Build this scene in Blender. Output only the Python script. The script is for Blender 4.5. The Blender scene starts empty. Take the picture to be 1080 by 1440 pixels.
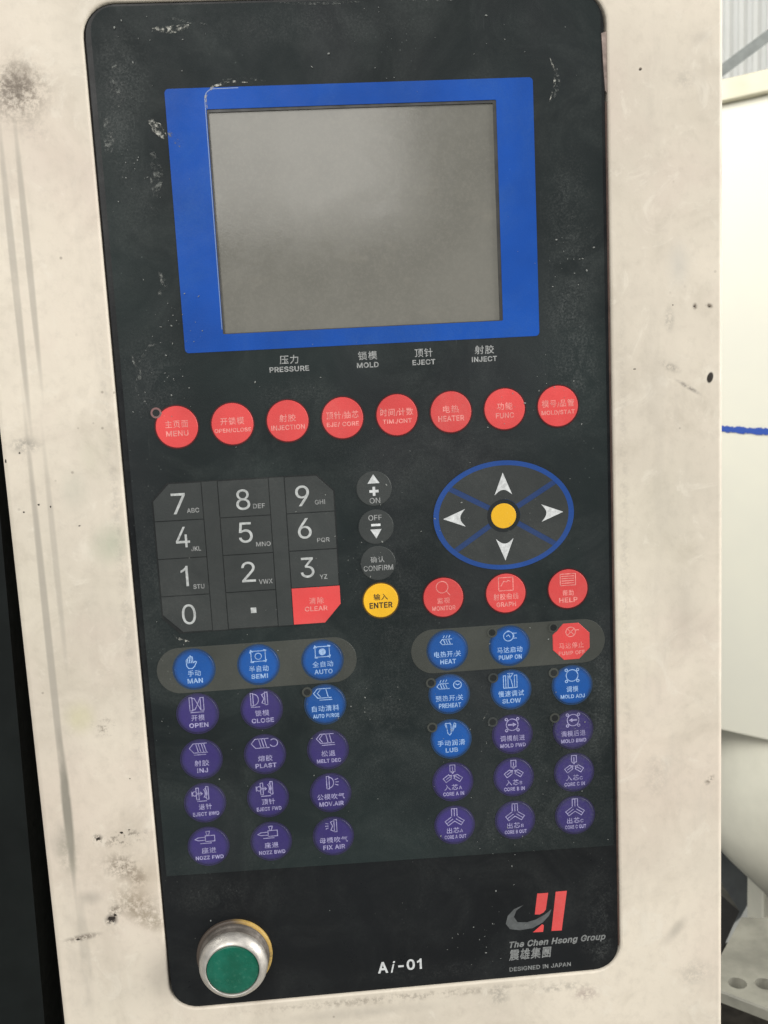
import bpy, math, random
from mathutils import Matrix, Vector
from mathutils.geometry import delaunay_2d_cdt
random.seed(7)
S = bpy.context.scene
C = S.collection
PI = math.pi
Z0 = 1.30                      # height of the panel's reference point above the floor (metres)

# ------------------------------------------------------------------ camera
cd = bpy.data.cameras.new('camera'); cam = bpy.data.objects.new('camera', cd); C.objects.link(cam)
cam.matrix_world = Matrix(((0.99594226, 0.06084564, -0.06630857, 0.05473956),
                           (-0.07471143, 0.14823898, -0.98612545, -0.40920077),
                           (-0.05017192, 0.98707802, 0.15218333, Z0 + 0.02316833),
                           (0, 0, 0, 1)))
cd.sensor_fit = 'VERTICAL'; cd.sensor_height = 36.0; cd.sensor_width = 27.0
cd.lens = 35.0; cd.clip_start = 0.02; cd.clip_end = 200
cd.dof.use_dof = True; cd.dof.focus_distance = 0.43; cd.dof.aperture_fstop = 28
S.camera = cam

# ------------------------------------------------------------------ world and lamps
W = bpy.data.worlds.new('World'); S.world = W; W.use_nodes = True
bg = W.node_tree.nodes['Background']; bg.inputs[0].default_value = (0.93, 0.97, 1.0, 1); bg.inputs[1].default_value = 0.30

def area(name, loc, target, sx, sy, power, col):
    l = bpy.data.lights.new(name, 'AREA'); l.shape = 'RECTANGLE'; l.size = sx; l.size_y = sy
    l.energy = power; l.color = col
    o = bpy.data.objects.new(name, l); C.objects.link(o); o.location = loc
    o.rotation_euler = (Vector(target) - Vector(loc)).to_track_quat('-Z', 'Y').to_euler()
    return o
area('hall_window_light', (-1.1, -3.2, 3.25), (-1.1, 0, 1.9), 3.2, 3.0, 158, (1.0, 0.97, 0.92))
area('side_opening_light', (2.5, -0.45, 1.9), (0.2, 0.0, 1.3), 1.2, 1.6, 78, (1.0, 0.98, 0.93))
area('background_fill', (-0.65, 0.42, 1.95), (0.60, 0.72, 0.95), 0.9, 0.7, 21, (1.0, 0.99, 0.93))  # unseen fill lamp added behind the cabinet to brighten guard and hopper
area('far_roof_light', (2.6, 2.2, 3.4), (1.9, 4.2, 2.2), 2.0, 2.0, 22, (1.0, 1.0, 0.98))

S.view_settings.view_transform = 'Standard'; S.view_settings.look = 'None'
S.view_settings.exposure = 0.0; S.view_settings.gamma = 1.0
S.render.engine = 'CYCLES'

# ------------------------------------------------------------------ materials
class NT:
    def __init__(s, name):
        s.m = bpy.data.materials.new(name); s.m.use_nodes = True
        s.t = s.m.node_tree; s.b = s.t.nodes['Principled BSDF']; s.out = s.t.nodes['Material Output']
        s.pos = s.t.nodes.new('ShaderNodeNewGeometry').outputs['Position']
    def n(s, typ, **kw):
        x = s.t.nodes.new(typ)
        for k, v in kw.items(): setattr(x, k, v)
        return x
    def link(s, a, b): s.t.links.new(a, b)
    def val(s, sock, v):
        if hasattr(v, 'is_linked') or hasattr(v, 'links'): s.link(v, sock)
        else: sock.default_value = v
    def math(s, op, a, b=0.0, clamp=False):
        x = s.n('ShaderNodeMath', operation=op); x.use_clamp = clamp
        s.val(x.inputs[0], a); s.val(x.inputs[1], b); return x.outputs[0]
    def noise(s, scale, detail=3, rough=0.55, vec=None, stretch=None, dist=0.0):
        x = s.n('ShaderNodeTexNoise'); x.inputs['Scale'].default_value = scale
        x.inputs['Detail'].default_value = detail; x.inputs['Roughness'].default_value = rough
        x.inputs['Distortion'].default_value = dist
        v = vec or s.pos
        if stretch:
            m = s.n('ShaderNodeMapping'); m.inputs['Scale'].default_value = stretch; s.link(v, m.inputs[0]); v = m.outputs[0]
        s.link(v, x.inputs['Vector']); return x.outputs['Fac']
    def ramp(s, f, lo, hi, a=0.0, b=1.0):
        x = s.n('ShaderNodeMapRange'); x.interpolation_type = 'SMOOTHSTEP'
        s.link(f, x.inputs[0]); x.inputs[1].default_value = lo; x.inputs[2].default_value = hi
        x.inputs[3].default_value = a; x.inputs[4].default_value = b; return x.outputs[0]
    def mix(s, f, a, b):
        x = s.n('ShaderNodeMix', data_type='RGBA')
        s.val(x.inputs[0], f)
        for sock, v in ((x.inputs[6], a), (x.inputs[7], b)):
            if isinstance(v, (tuple, list)): sock.default_value = tuple(v)[:3] + (1,)
            else: s.link(v, sock)
        return x.outputs[2]
    def bump(s, f, dist, strength=1.0):
        x = s.n('ShaderNodeBump'); x.inputs['Distance'].default_value = dist; x.inputs['Strength'].default_value = strength
        s.link(f, x.inputs['Height']); s.link(x.outputs[0], s.b.inputs['Normal'])
    def blob(s, x, z, rx, rz, ang=0, soft=1.0):
        """soft elliptical patch centred on a panel position in mm (wear and dirt that has its own place)"""
        m = s.n('ShaderNodeMapping', vector_type='TEXTURE')
        m.inputs['Location'].default_value = (x / 1000, 0, Z0 + z / 1000)
        m.inputs['Rotation'].default_value = (0, math.radians(-ang), 0)
        m.inputs['Scale'].default_value = (rx / 1000, 100, rz / 1000)
        s.link(s.pos, m.inputs[0])
        l = s.n('ShaderNodeVectorMath', operation='LENGTH'); s.link(m.outputs[0], l.inputs[0])
        return s.ramp(l.outputs['Value'], 1.0, 1.0 - soft, 0, 1)

def simple(name, col, rough=0.5, metal=0.0, var=0.0, vscale=60, bump=0.0, bscale=400, spec=0.5):
    s = NT(name); s.b.inputs['Roughness'].default_value = rough; s.b.inputs['Metallic'].default_value = metal
    s.b.inputs['Specular IOR Level'].default_value = spec
    if var:
        f = s.noise(vscale, 4, 0.6)
        a = tuple(max(c * (1 - var), 0) for c in col); b = tuple(min(c * (1 + var), 1) for c in col)
        s.link(s.mix(s.ramp(f, 0.3, 0.7), a, b), s.b.inputs['Base Color'])
        r = s.ramp(s.noise(vscale * 2.3, 3), 0.3, 0.7, max(rough - 0.1, 0.02), min(rough + 0.12, 1)); s.link(r, s.b.inputs['Roughness'])
    else: s.b.inputs['Base Color'].default_value = tuple(col) + (1,)
    if bump: s.bump(s.noise(bscale, 3, 0.6), bump)
    return s.m

def cream_paint():
    s = NT('cream_enamel')
    base = s.mix(s.ramp(s.noise(9, 5, 0.6), 0.3, 0.72), (0.72, 0.653, 0.552), (0.575, 0.522, 0.442))
    base = s.mix(s.math('MULTIPLY', s.ramp(s.noise(28, 5, 0.65, dist=0.8), 0.46, 0.76), 0.5), base, (0.46, 0.41, 0.335))
    base = s.mix(s.math('MULTIPLY', s.ramp(s.noise(5, 2), 0.5, 0.68), 0.5), base, (0.66, 0.55, 0.47))
    base = s.mix(s.math('MULTIPLY', s.ramp(s.noise(7.7, 3, 0.5, stretch=(1, 1, 0.6)), 0.55, 0.75), 0.3), base, (0.55, 0.55, 0.42))
    base = s.mix(s.math('MULTIPLY', s.ramp(s.noise(13, 5, 0.65), 0.5, 0.68), 0.28), base, (0.60, 0.50, 0.44))
    mott = s.noise(220, 4, 0.7)
    base = s.mix(s.math('MULTIPLY', s.ramp(mott, 0.45, 0.75), 0.20), base, (0.40, 0.36, 0.30))
    base = s.mix(s.math('MULTIPLY', s.ramp(s.noise(48, 6, 0.7, dist=1.5), 0.54, 0.68), 0.42), base, (0.74, 0.69, 0.60))
    base = s.mix(s.math('MULTIPLY', s.ramp(s.noise(19, 5, 0.7, stretch=(2.2, 1, 0.5)), 0.52, 0.7), 0.30), base, (0.47, 0.43, 0.37))
    # the dirty patches, drips and smears in their own places
    wob = s.noise(55, 4, 0.6, stretch=(1, 1, 0.35)); fine = s.noise(420, 4, 0.75)
    def add(base, x, z, rx, rz, ang, k, col, n, lo, hi, soft=1.0):
        f = s.math('MULTIPLY', s.blob(x, z, rx, rz, ang, soft), s.ramp(n, lo, hi)); k *= 1.1 if rz < 60 else 0.75
        return s.mix(s.math('MULTIPLY', f, k, True), base, col)
    dirt = (0.17, 0.14, 0.11)
    grey = (0.36, 0.33, 0.285)
    for a in ((-27, -60, 3.5, 190, 0, 0.55, grey, fine, 0.4, 0.66), (184, -60, 3.5, 190, 0, 0.5, grey, fine, 0.4, 0.66), (78, -260.5, 105, 3.2, 0, 0.5, dirt, fine, 0.44, 0.64), (78, 165, 105, 3, 0, 0.6, grey, fine, 0.4, 0.64),
              (-50, 131, 18, 17, 0, 0.95, dirt, fine, 0.36, 0.62), (-52, 134, 14, 10, 20, 0.6, dirt, wob, 0.3, 0.6),
              (-45, 116, 10, 9, 0, 0.35, grey, fine, 0.4, 0.7),
              (-59.2, -96, 1.9, 128, 0, 1.0, grey, wob, 0.15, 0.42, 0.5), (-58.9, -158, 2.6, 40, 0, 1.0, (0.27, 0.25, 0.21), wob, 0.2, 0.5, 0.6),
              (-57.6, 62, 1.8, 74, 0, 0.85, grey, wob, 0.2, 0.5, 0.5), (-51.6, 70, 1.7, 62, 0, 0.85, grey, wob, 0.2, 0.5, 0.5),
              (-53.1, -50, 1.7, 62, 0, 0.6, grey, wob, 0.25, 0.5, 0.6), (-57.5, -225, 3, 38, 0, 0.35, grey, wob, 0.3, 0.5, 0.6),
              (-60.5, -4, 9, 5, 0, 0.9, grey, fine, 0.36, 0.6), (-29, -10, 13, 14, 30, 0.45, (0.42, 0.43, 0.31), wob, 0.3, 0.6),
              (-31, -46, 11, 13, -30, 0.5, (0.36, 0.40, 0.30), wob, 0.2, 0.6), (-43, -24, 9, 14, 0, 0.35, (0.42, 0.43, 0.36), wob, 0.3, 0.6),
              (-50, -119, 9, 10, 0, 0.5, (0.58, 0.55, 0.33), wob, 0.2, 0.5), (-40, -124, 8, 6, 0, 0.7, dirt, fine, 0.5, 0.66),
              (-63, -173, 7, 12, 0, 0.75, grey, wob, 0.25, 0.55), (-60.5, -178, 7, 16, 0, 0.5, (0.3, 0.28, 0.22), fine, 0.35, 0.6),
              (-47.5, -173.5, 3.2, 3.2, 0, 1.2, (0.06, 0.05, 0.045), fine, 0.47, 0.56), (-36.5, -174, 13, 5, 8, 1.0, (0.14, 0.12, 0.10), fine, 0.5, 0.62),
              (-38, -187, 11, 8, -20, 1.1, dirt, fine, 0.4, 0.62), (-32, -193, 6, 6, 0, 0.8, dirt, fine, 0.4, 0.6),
              (-34, -205, 16, 11, -35, 0.85, (0.27, 0.225, 0.17), fine, 0.32, 0.6), (-30, -195, 14, 20, -30, 0.35, (0.42, 0.34, 0.25), wob, 0.2, 0.5), (-42, -185, 20, 26, 0, 0.3, (0.46, 0.40, 0.32), fine, 0.3, 0.6), (-28, -213, 12, 7, -30, 0.7, (0.32, 0.27, 0.2), fine, 0.35, 0.6),
              (-45, -211, 3.8, 3.6, 40, 1.2, (0.055, 0.045, 0.04), fine, 0.44, 0.53), (-43, -207, 5, 4, 50, 0.8, dirt, fine, 0.45, 0.6),
              (-58, -218, 11, 2.2, 8, 1.0, (0.2, 0.17, 0.14), fine, 0.42, 0.56), (-53, -200, 8, 5, 0, 0.5, grey, wob, 0.3, 0.55),
              (-35, -168, 12, 14, 0, 0.45, (0.36, 0.32, 0.26), wob, 0.3, 0.6), (-26, -240, 9, 14, 0, 0.35, grey, wob, 0.3, 0.55),
              (204, 14, 7, 2.4, -25, 0.8, (0.3, 0.27, 0.23), fine, 0.35, 0.6), (212, 5, 9, 1.3, -32, 0.8, (0.2, 0.18, 0.16), fine, 0.35, 0.6),
              (221.3, 8.5, 1.6, 2.8, -15, 1.3, (0.04, 0.035, 0.03), fine, 0.2, 0.35, 0.5),
              (204, 33, 3.2, 7, 0, 0.75, grey, fine, 0.35, 0.6), (215, 38, 1.6, 2, 0, 1.0, dirt, fine, 0.4, 0.55), (221, 38, 2.4, 1.4, -20, 1.0, dirt, fine, 0.4, 0.55),
              (193, 131.5, 0.8, 0.7, 0, 1.3, dirt, fine, 0.2, 0.3, 0.6), (211, 127, 7, 6, 0, 0.4, grey, fine, 0.35, 0.6), (218, 143, 6, 4, 0, 0.4, grey, wob, 0.3, 0.6),
              (208, 55, 7, 14, 0, 0.3, (0.45, 0.45, 0.43), wob, 0.3, 0.6), (221, -169, 4, 2.2, 45, 0.9, dirt, fine, 0.42, 0.6),
              (197, -165, 9, 16, 0, 0.3, grey, fine, 0.35, 0.6), (210, -90, 10, 30, 0, 0.25, grey, wob, 0.3, 0.6),
              (205, -240, 12, 4, 50, 0.5, grey, wob, 0.25, 0.6), (214, -262, 12, 10, 0, 0.4, grey, fine, 0.35, 0.6),
              (123, -264, 7, 7, 0, 0.75, grey, fine, 0.4, 0.6), (163, -267, 9, 6, 0, 0.7, (0.4, 0.33, 0.29), fine, 0.4, 0.6), (150, -263, 22, 3, 2, 0.6, grey, fine, 0.42, 0.62),
              (60, -266, 50, 4, 0, 0.35, grey, wob, 0.3, 0.6)):
        base = add(base, *a)
    speck = s.n('ShaderNodeTexVoronoi'); speck.inputs['Scale'].default_value = 130; s.link(s.pos, speck.inputs['Vector'])
    sp = s.math('MULTIPLY', s.ramp(speck.outputs['Distance'], 0.10, 0.04), s.ramp(s.noise(17, 2), 0.56, 0.62))
    base = s.mix(s.math('MULTIPLY', sp, 0.5), base, (0.16, 0.13, 0.10))
    s.link(base, s.b.inputs['Base Color'])
    s.link(s.ramp(s.noise(40, 4), 0.3, 0.7, 0.42, 0.62), s.b.inputs['Roughness'])
    s.b.inputs['Specular IOR Level'].default_value = 0.35
    s.bump(s.noise(350, 3, 0.6), 0.00006)
    return s.m

def film_patches(s, c, patches):
    for x, z, rx, rz, a, k in patches:
        f = s.math('MULTIPLY', s.blob(x, z, rx * 1.35, rz * 1.35, a, 1.0), s.ramp(s.noise(1100, 5, 0.85), 0.40, 0.74))
        f = s.math('MULTIPLY', f, s.ramp(s.noise(75, 5, 0.75, dist=1.2), 0.32, 0.62))
        c = s.mix(s.math('MULTIPLY', f, k * 0.75, True), c, (0.17, 0.18, 0.175))
    return c
def film(name, col, dust=0.35, dustcol=(0.115, 0.125, 0.12), rough=0.42, spec=0.25, grain=0.00005, patches=(), soft=0.0):
    """printed, grained polyester film with a thin veil of dust and tiny pale specks"""
    s = NT(name)
    c = s.mix(s.ramp(s.noise(14, 4, 0.6), 0.35, 0.7), tuple(x * 0.86 for x in col), tuple(min(1, x * 1.14) for x in col))
    v = s.math('MULTIPLY', s.ramp(s.noise(26, 6, 0.68, dist=1.0), 0.38, 0.78), s.ramp(s.noise(900, 3, 0.8), 0.35, 0.65, 0.45, 1.0))
    c = s.mix(s.math('MULTIPLY', v, dust), c, dustcol)
    vo = s.n('ShaderNodeTexVoronoi'); vo.inputs['Scale'].default_value = 420; s.link(s.pos, vo.inputs['Vector'])
    sp = s.math('MULTIPLY', s.ramp(vo.outputs['Distance'], 0.17, 0.07), s.ramp(s.noise(33, 4, 0.7), 0.54, 0.66))
    c = s.mix(s.math('MULTIPLY', sp, min(1, dust * 0.7)), c, tuple(min(1, x * 2.4) for x in dustcol))
    if soft:         # print that bleeds out towards its round edge
        tc = s.n('ShaderNodeTexCoord'); sx = s.n('ShaderNodeSeparateXYZ'); s.link(tc.outputs['Object'], sx.inputs[0])
        rr = s.math('SQRT', s.math('ADD', s.math('MULTIPLY', sx.outputs[0], sx.outputs[0]), s.math('MULTIPLY', sx.outputs[2], sx.outputs[2])))
        rr = s.math('ADD', rr, s.math('MULTIPLY', s.math('SUBTRACT', s.noise(600, 4, 0.8), 0.5), 0.0014))
        c = s.mix(s.ramp(rr, 0.0066, 0.0089, 0, soft), c, (0.018, 0.023, 0.028))
    if len(patches) > 4:      # long faint hairline scratches and slow tone drift
        sc = s.math('MULTIPLY', s.ramp(s.noise(70, 3, 0.6, stretch=(9, 1, 0.5)), 0.66, 0.72), s.ramp(s.noise(30, 3), 0.5, 0.65))
        c = s.mix(s.math('MULTIPLY', sc, 0.22), c, (0.09, 0.10, 0.098))
        c = s.mix(s.math('MULTIPLY', s.ramp(s.noise(8, 3), 0.42, 0.66), 0.30), c, (0.030, 0.045, 0.044))
        c = s.mix(s.math('MULTIPLY', s.ramp(s.noise(11, 3, stretch=(1, 1, 0.4)), 0.48, 0.7), 0.30), c, (0.040, 0.038, 0.044))
    c = film_patches(s, c, patches)
    s.link(c, s.b.inputs['Base Color'])
    s.link(s.ramp(s.noise(60, 5, 0.7), 0.3, 0.7, rough - 0.06, rough + 0.12), s.b.inputs['Roughness'])
    s.b.inputs['Specular IOR Level'].default_value = spec
    s.bump(s.noise(1500, 2, 0.7), grain)
    return s.m

M = {}
M['cream'] = cream_paint()
M['recess'] = simple('recess_grey', (0.035, 0.035, 0.034), 0.5, var=0.3, vscale=90)
M['brown'] = simple('brown_primer', (0.075, 0.045, 0.035), 0.6, var=0.3, vscale=120)
M['keypad'] = film('keypad_film', (0.013, 0.0175, 0.0185), 0.32, (0.085, 0.097, 0.093), spec=0.13, rough=0.48, patches=((163, 70, 13, 40, 5, 0.55), (164, 15, 14, 30, 0, 0.75), (160, 40, 10, 16, 0, 0.5), (-10, 135, 12, 22, 0, 0.7), (-14, 112, 8, 14, 0, 0.6), (-6, 90, 10, 20, 0, 0.35), (60, 152, 60, 8, 0, 0.35), (-8, 20, 16, 22, 0, 0.5), (50, 10, 20, 8, 0, 0.4), (-14, -60, 9, 40, 0, 0.4), (70, -125, 16, 14, 0, 0.25), (128, -185, 50, 10, 0, 0.3), (172, -120, 7, 50, 0, 0.5), (85, -70, 20, 30, 0, 0.35), (150, -150, 48, 60, 0, 0.32), (80, -130, 26, 60, 0, 0.28), (100, -20, 60, 22, 0, 0.25)))
M['lower'] = film('lower_film', (0.0075, 0.0088, 0.0105), 0.12, rough=0.32, spec=0.22, grain=0.00002, patches=((171, -228, 9, 26, 0, 0.35), (170, -246, 9, 7, 0, 0.5), (0, -205, 26, 9, 0, 0.3), (95, -250, 40, 5, 0, 0.3)))
M['blue_frame'] = film('blue_print', (0.006, 0.066, 0.345), 0.35, (0.05, 0.13, 0.33), rough=0.45, spec=0.15)
M['tile'] = film('grey_key_print', (0.040, 0.045, 0.045), 0.25, (0.11, 0.115, 0.11), spec=0.25)
M['tile_gap'] = film('dark_gap_print', (0.013, 0.015, 0.016), 0.2)
M['pill'] = film('grey_band_print', (0.052, 0.056, 0.050), 0.3, (0.11, 0.115, 0.105), spec=0.25)
M['red'] = film('red_print', (0.64, 0.066, 0.066), 0.22, (0.55, 0.22, 0.20))
M['red_rim'] = film('maroon_print', (0.055, 0.008, 0.010), 0.1)
M['blue'] = film('blue_key_print', (0.010, 0.080, 0.32), 0.35, (0.05, 0.11, 0.25), soft=0.6)
M['blue_rim'] = film('blue_rim_print', (0.016, 0.045, 0.11), 0.2)
M['purple'] = film('purple_key_print', (0.042, 0.031, 0.150), 0.45, (0.070, 0.066, 0.135), soft=0.6, patches=((165, -160, 42, 60, 0, 0.4),))
M['purple_rim'] = film('purple_rim_print', (0.026, 0.022, 0.068), 0.2)
M['yellow'] = film('yellow_print', (0.84, 0.47, 0.025), 0.12, (0.6, 0.4, 0.15))
M['yellow_rim'] = film('amber_rim_print', (0.10, 0.055, 0.012), 0.1)
M['ring_blue'] = film('blue_ring_print', (0.016, 0.065, 0.27), 0.25, (0.06, 0.10, 0.22))
M['spoke'] = film('blue_spoke_print', (0.022, 0.050, 0.155), 0.3, (0.06, 0.09, 0.16))
def ink(name, col, cover=0.9, worn=0.45):
    """screen printed ink, partly rubbed away"""
    s = NT(name); s.b.inputs['Roughness'].default_value = 0.5; s.b.inputs['Specular IOR Level'].default_value = 0.25
    s.link(s.mix(s.ramp(s.noise(500, 4, 0.7), 0.3, 0.7), tuple(x * 0.8 for x in col), tuple(min(1, x * 1.15) for x in col)), s.b.inputs['Base Color'])
    tr = s.n('ShaderNodeBsdfTransparent'); mx = s.n('ShaderNodeMixShader')
    f = s.math('MULTIPLY', s.ramp(s.noise(650, 4, 0.8), 0.34, 0.60, 1 - worn, 1.0), s.ramp(s.noise(60, 4, 0.7), 0.34, 0.56, cover * (1 - worn * 0.6), cover))
    s.link(f, mx.inputs[0]); s.link(tr.outputs[0], mx.inputs[1]); s.link(s.b.outputs[0], mx.inputs[2]); s.link(mx.outputs[0], s.out.inputs[0]); return s.m
M['ink_white'] = ink('white_ink', (0.62, 0.64, 0.65), 1.0, 0.12)
M['ink_num'] = ink('numeral_ink', (0.47, 0.49, 0.49), 1.0, 0.2)
M['ink_grey'] = ink('worn_white_ink', (0.38, 0.39, 0.39), 0.95, 0.4)
M['ink_dim'] = ink('faded_white_ink', (0.26, 0.27, 0.27), 0.95, 0.35)
M['ink_pink'] = ink('pale_pink_ink', (0.86, 0.34, 0.31), 0.92, 0.38)
M['ink_sky'] = ink('pale_blue_ink', (0.36, 0.53, 0.82), 0.95, 0.35)
M['ink_lav'] = ink('lavender_ink', (0.38, 0.36, 0.58), 0.95, 0.35)
M['ink_black'] = simple('black_ink', (0.02, 0.014, 0.01), 0.5)
M['speck'] = simple('pale_grit', (0.20, 0.21, 0.20), 0.8)

def wear(name, col, scale, lo, hi, stretch=None):
    s = NT(name); s.b.inputs['Base Color'].default_value = col + (1,); s.b.inputs['Roughness'].default_value = 0.7
    tr = s.n('ShaderNodeBsdfTransparent'); mx = s.n('ShaderNodeMixShader')
    s.link(s.ramp(s.noise(scale, 5, 0.75, stretch=stretch), lo, hi), mx.inputs[0]); s.link(tr.outputs[0], mx.inputs[1]); s.link(s.b.outputs[0], mx.inputs[2])
    s.link(mx.outputs[0], s.out.inputs[0]); return s.m
M['scuff'] = wear('pale_scuff', (0.42, 0.42, 0.38), 480, 0.46, 0.66)
M['scuff_faint'] = wear('faint_scuff', (0.17, 0.18, 0.17), 420, 0.48, 0.72)

def lcd_mat():
    s = NT('lcd_glass')
    c = s.mix(s.ramp(s.noise(16, 4, 0.6), 0.3, 0.7), (0.148, 0.145, 0.128), (0.182, 0.178, 0.158))
    c = s.mix(s.math('MULTIPLY', s.ramp(s.noise(700, 3, 0.8), 0.4, 0.7), 0.30), c, (0.22, 0.21, 0.185))
    c = s.mix(s.math('MULTIPLY', s.ramp(s.noise(30, 5, 0.7, dist=1.0), 0.5, 0.75), 0.25), c, (0.25, 0.235, 0.20))
    s.link(c, s.b.inputs['Base Color'])
    s.b.inputs['Specular IOR Level'].default_value = 0.36
    s.link(s.ramp(s.noise(40, 6, 0.7, dist=1.2), 0.3, 0.7, 0.06, 0.16), s.b.inputs['Roughness'])
    s.bump(s.noise(1300, 2, 0.7), 0.000012)
    return s.m
M['lcd'] = lcd_mat()
M['chrome'] = simple('worn_satin_metal', (0.50, 0.475, 0.44), 0.48, 0.65, var=0.10, vscale=160, bump=0.00001, bscale=900)
M['collar'] = simple('grimy_collar_metal', (0.12, 0.105, 0.092), 0.55, 0.4, var=0.3, vscale=150)
def gasket_mat():
    s = NT('yellowed_gasket')
    c = s.mix(s.ramp(s.noise(120, 4, 0.6), 0.3, 0.7), (0.42, 0.26, 0.06), (0.50, 0.34, 0.10))
    g = s.math('MAXIMUM', s.blob(-4, -226, 21, 19, 0, 0.35), s.math('MULTIPLY', s.ramp(s.noise(160, 4, 0.7), 0.45, 0.62), 0.7))
    s.link(s.mix(g, c, (0.060, 0.045, 0.035)), s.b.inputs['Base Color']); s.b.inputs['Roughness'].default_value = 0.55; return s.m
M['brass'] = gasket_mat()
def green_mat():
    s = NT('green_lens')
    c = s.mix(s.ramp(s.noise(110, 4, 0.6), 0.35, 0.7), (0.001, 0.088, 0.052), (0.004, 0.125, 0.080))
    c = s.mix(s.math('MULTIPLY', s.ramp(s.noise(500, 4, 0.75), 0.52, 0.72), 0.25), c, (0.10, 0.28, 0.20))
    s.link(c, s.b.inputs['Base Color']); s.link(s.ramp(s.noise(200, 3), 0.3, 0.7, 0.26, 0.42), s.b.inputs['Roughness']); s.b.inputs['Specular IOR Level'].default_value = 0.4
    return s.m
M['green'] = green_mat()
M['black_door'] = simple('black_green_paint', (0.008, 0.0105, 0.0105), 0.55, var=0.2, vscale=30, spec=0.15)
M['black'] = simple('black_motor_and_gap_shade', (0.008, 0.007, 0.007), 0.6, var=0.2, vscale=30)  # motor block's own black; also the painted shade of the door gap
M['guard'] = None
def guard_mat():
    s = NT('guard_cream_paint')
    c = s.mix(s.ramp(s.noise(5, 4, 0.6), 0.3, 0.7), (0.72, 0.70, 0.60), (0.67, 0.655, 0.575))
    # scuffed arc rubbed into the paint
    v = s.math('MULTIPLY', s.ramp(s.noise(260, 4, 0.7), 0.42, 0.6), s.blob(473.5, 250.0, 18, 6, -18, 1.0))
    c = s.mix(s.math('MULTIPLY', v, 0.6), c, (0.36, 0.34, 0.27))
    s.link(c, s.b.inputs['Base Color']); s.b.inputs['Roughness'].default_value = 0.45; return s.m
M['guard'] = guard_mat()
M['guard_flange'] = simple('flange_cream_paint', (0.60, 0.57, 0.44), 0.5, var=0.08, vscale=14)
M['marker'] = wear('blue_marker_ink', (0.02, 0.07, 0.36), 160, 0.18, 0.36)
M['hopper'] = simple('hopper_grey_cream_paint', (0.72, 0.70, 0.60), 0.5, var=0.07, vscale=12)
M['slate'] = simple('slate_blue_paint', (0.12, 0.13, 0.14), 0.5, var=0.2, vscale=18)
M['bracket'] = simple('bracket_grey_paint', (0.20, 0.195, 0.165), 0.5, var=0.22, vscale=30)
M['oily'] = simple('oily_brown_metal', (0.030, 0.026, 0.022), 0.45, 0.2, var=0.5, vscale=40)
M['sheet'] = simple('white_corrugated_steel', (0.80, 0.80, 0.76), 0.5, var=0.04, vscale=4)
M['steel'] = simple('grey_steel', (0.27, 0.285, 0.27), 0.5, 0.1, var=0.12, vscale=30)
M['concrete'] = simple('pale_concrete', (0.34, 0.34, 0.32), 0.7, var=0.12, vscale=6, bump=0.002, bscale=40)

# ------------------------------------------------------------------ mesh helpers (millimetres in the panel's plane: x right, y up, h out of the panel)
def mesh(name, vs, fs, mat, smooth=False):
    me = bpy.data.meshes.new(name); me.from_pydata([tuple(v) for v in vs], [], fs); me.materials.append(mat)
    if smooth: me.polygons.foreach_set('use_smooth', [True] * len(me.polygons))
    me.update(); return me
def put(name, me, parent=None, loc=(0, 0, 0), label=None, kind=None):
    o = bpy.data.objects.new(name, me); C.objects.link(o); o.location = loc
    if parent is not None: o.parent = parent
    if label: o['label'] = label
    if kind: o['kind'] = kind
    return o
def thing(name, label, cat, loc=(0, 0, 0), group=None, me=None):
    o = bpy.data.objects.new(name, me); C.objects.link(o); o.location = loc; o['label'] = label; o['category'] = cat
    if me is None: o.empty_display_size = 0.05
    if group: o['group'] = group
    return o
def P(x, y, h=0): return (x / 1000, -h / 1000, y / 1000)
def plate(pts, h0, h1, bev=0.0):
    """prism from outline pts (counter-clockwise) between heights h0 and h1 with a small chamfer of width bev"""
    n = len(pts); vs = [P(x, y, h0) for x, y in pts] + [P(x, y, h1 - bev) for x, y in pts]; fs = []
    rings = 2
    if bev:
        cx = sum(p[0] for p in pts) / n; cy = sum(p[1] for p in pts) / n
        ins = []
        for i in range(n):
            a, b, c = pts[i - 1], pts[i], pts[(i + 1) % n]
            d1 = Vector((b[0] - a[0], b[1] - a[1])).normalized(); d2 = Vector((c[0] - b[0], c[1] - b[1])).normalized()
            nn = Vector((-d1.y - d2.y, d1.x + d2.x)); nn = nn.normalized() if nn.length > 1e-6 else Vector((0, 0))
            ins.append((b[0] + nn.x * bev, b[1] + nn.y * bev))
        vs += [P(x, y, h1) for x, y in ins]; rings = 3
    for r in range(rings - 1):
        for i in range(n):
            j = (i + 1) % n; fs.append((r * n + i, r * n + j, (r + 1) * n + j, (r + 1) * n + i))
    fs.append(tuple((rings - 1) * n + i for i in range(n)))
    return vs, fs
def rrect(x0, x1, y0, y1, r, k=6):
    out = []
    for cx, cy, a0 in ((x1 - r, y0 + r, -90), (x1 - r, y1 - r, 0), (x0 + r, y1 - r, 90), (x0 + r, y0 + r, 180)):
        for i in range(k + 1):
            a = math.radians(a0 + 90 * i / k); out.append((cx + r * math.cos(a), cy + r * math.sin(a)))
    return out
def circ(cx, cy, rx, ry=None, n=48, a0=0.0):
    ry = ry or rx
    return [(cx + rx * math.cos(a0 + 2 * PI * i / n), cy + ry * math.sin(a0 + 2 * PI * i / n)) for i in range(n)]
def ringband(outer, inner, h0, h1, bev=0.0):
    """frame between two outlines that have the same number of points"""
    n = len(outer); vs = []
    for pts, h in ((outer, h0), (outer, h1), (inner, h1), (inner, h0)): vs += [P(x, y, h) for x, y in pts]
    fs = []
    for r in range(3):
        for i in range(n):
            j = (i + 1) % n; fs.append((r * n + i, r * n + j, (r + 1) * n + j, (r + 1) * n + i))
    return vs, fs
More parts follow.
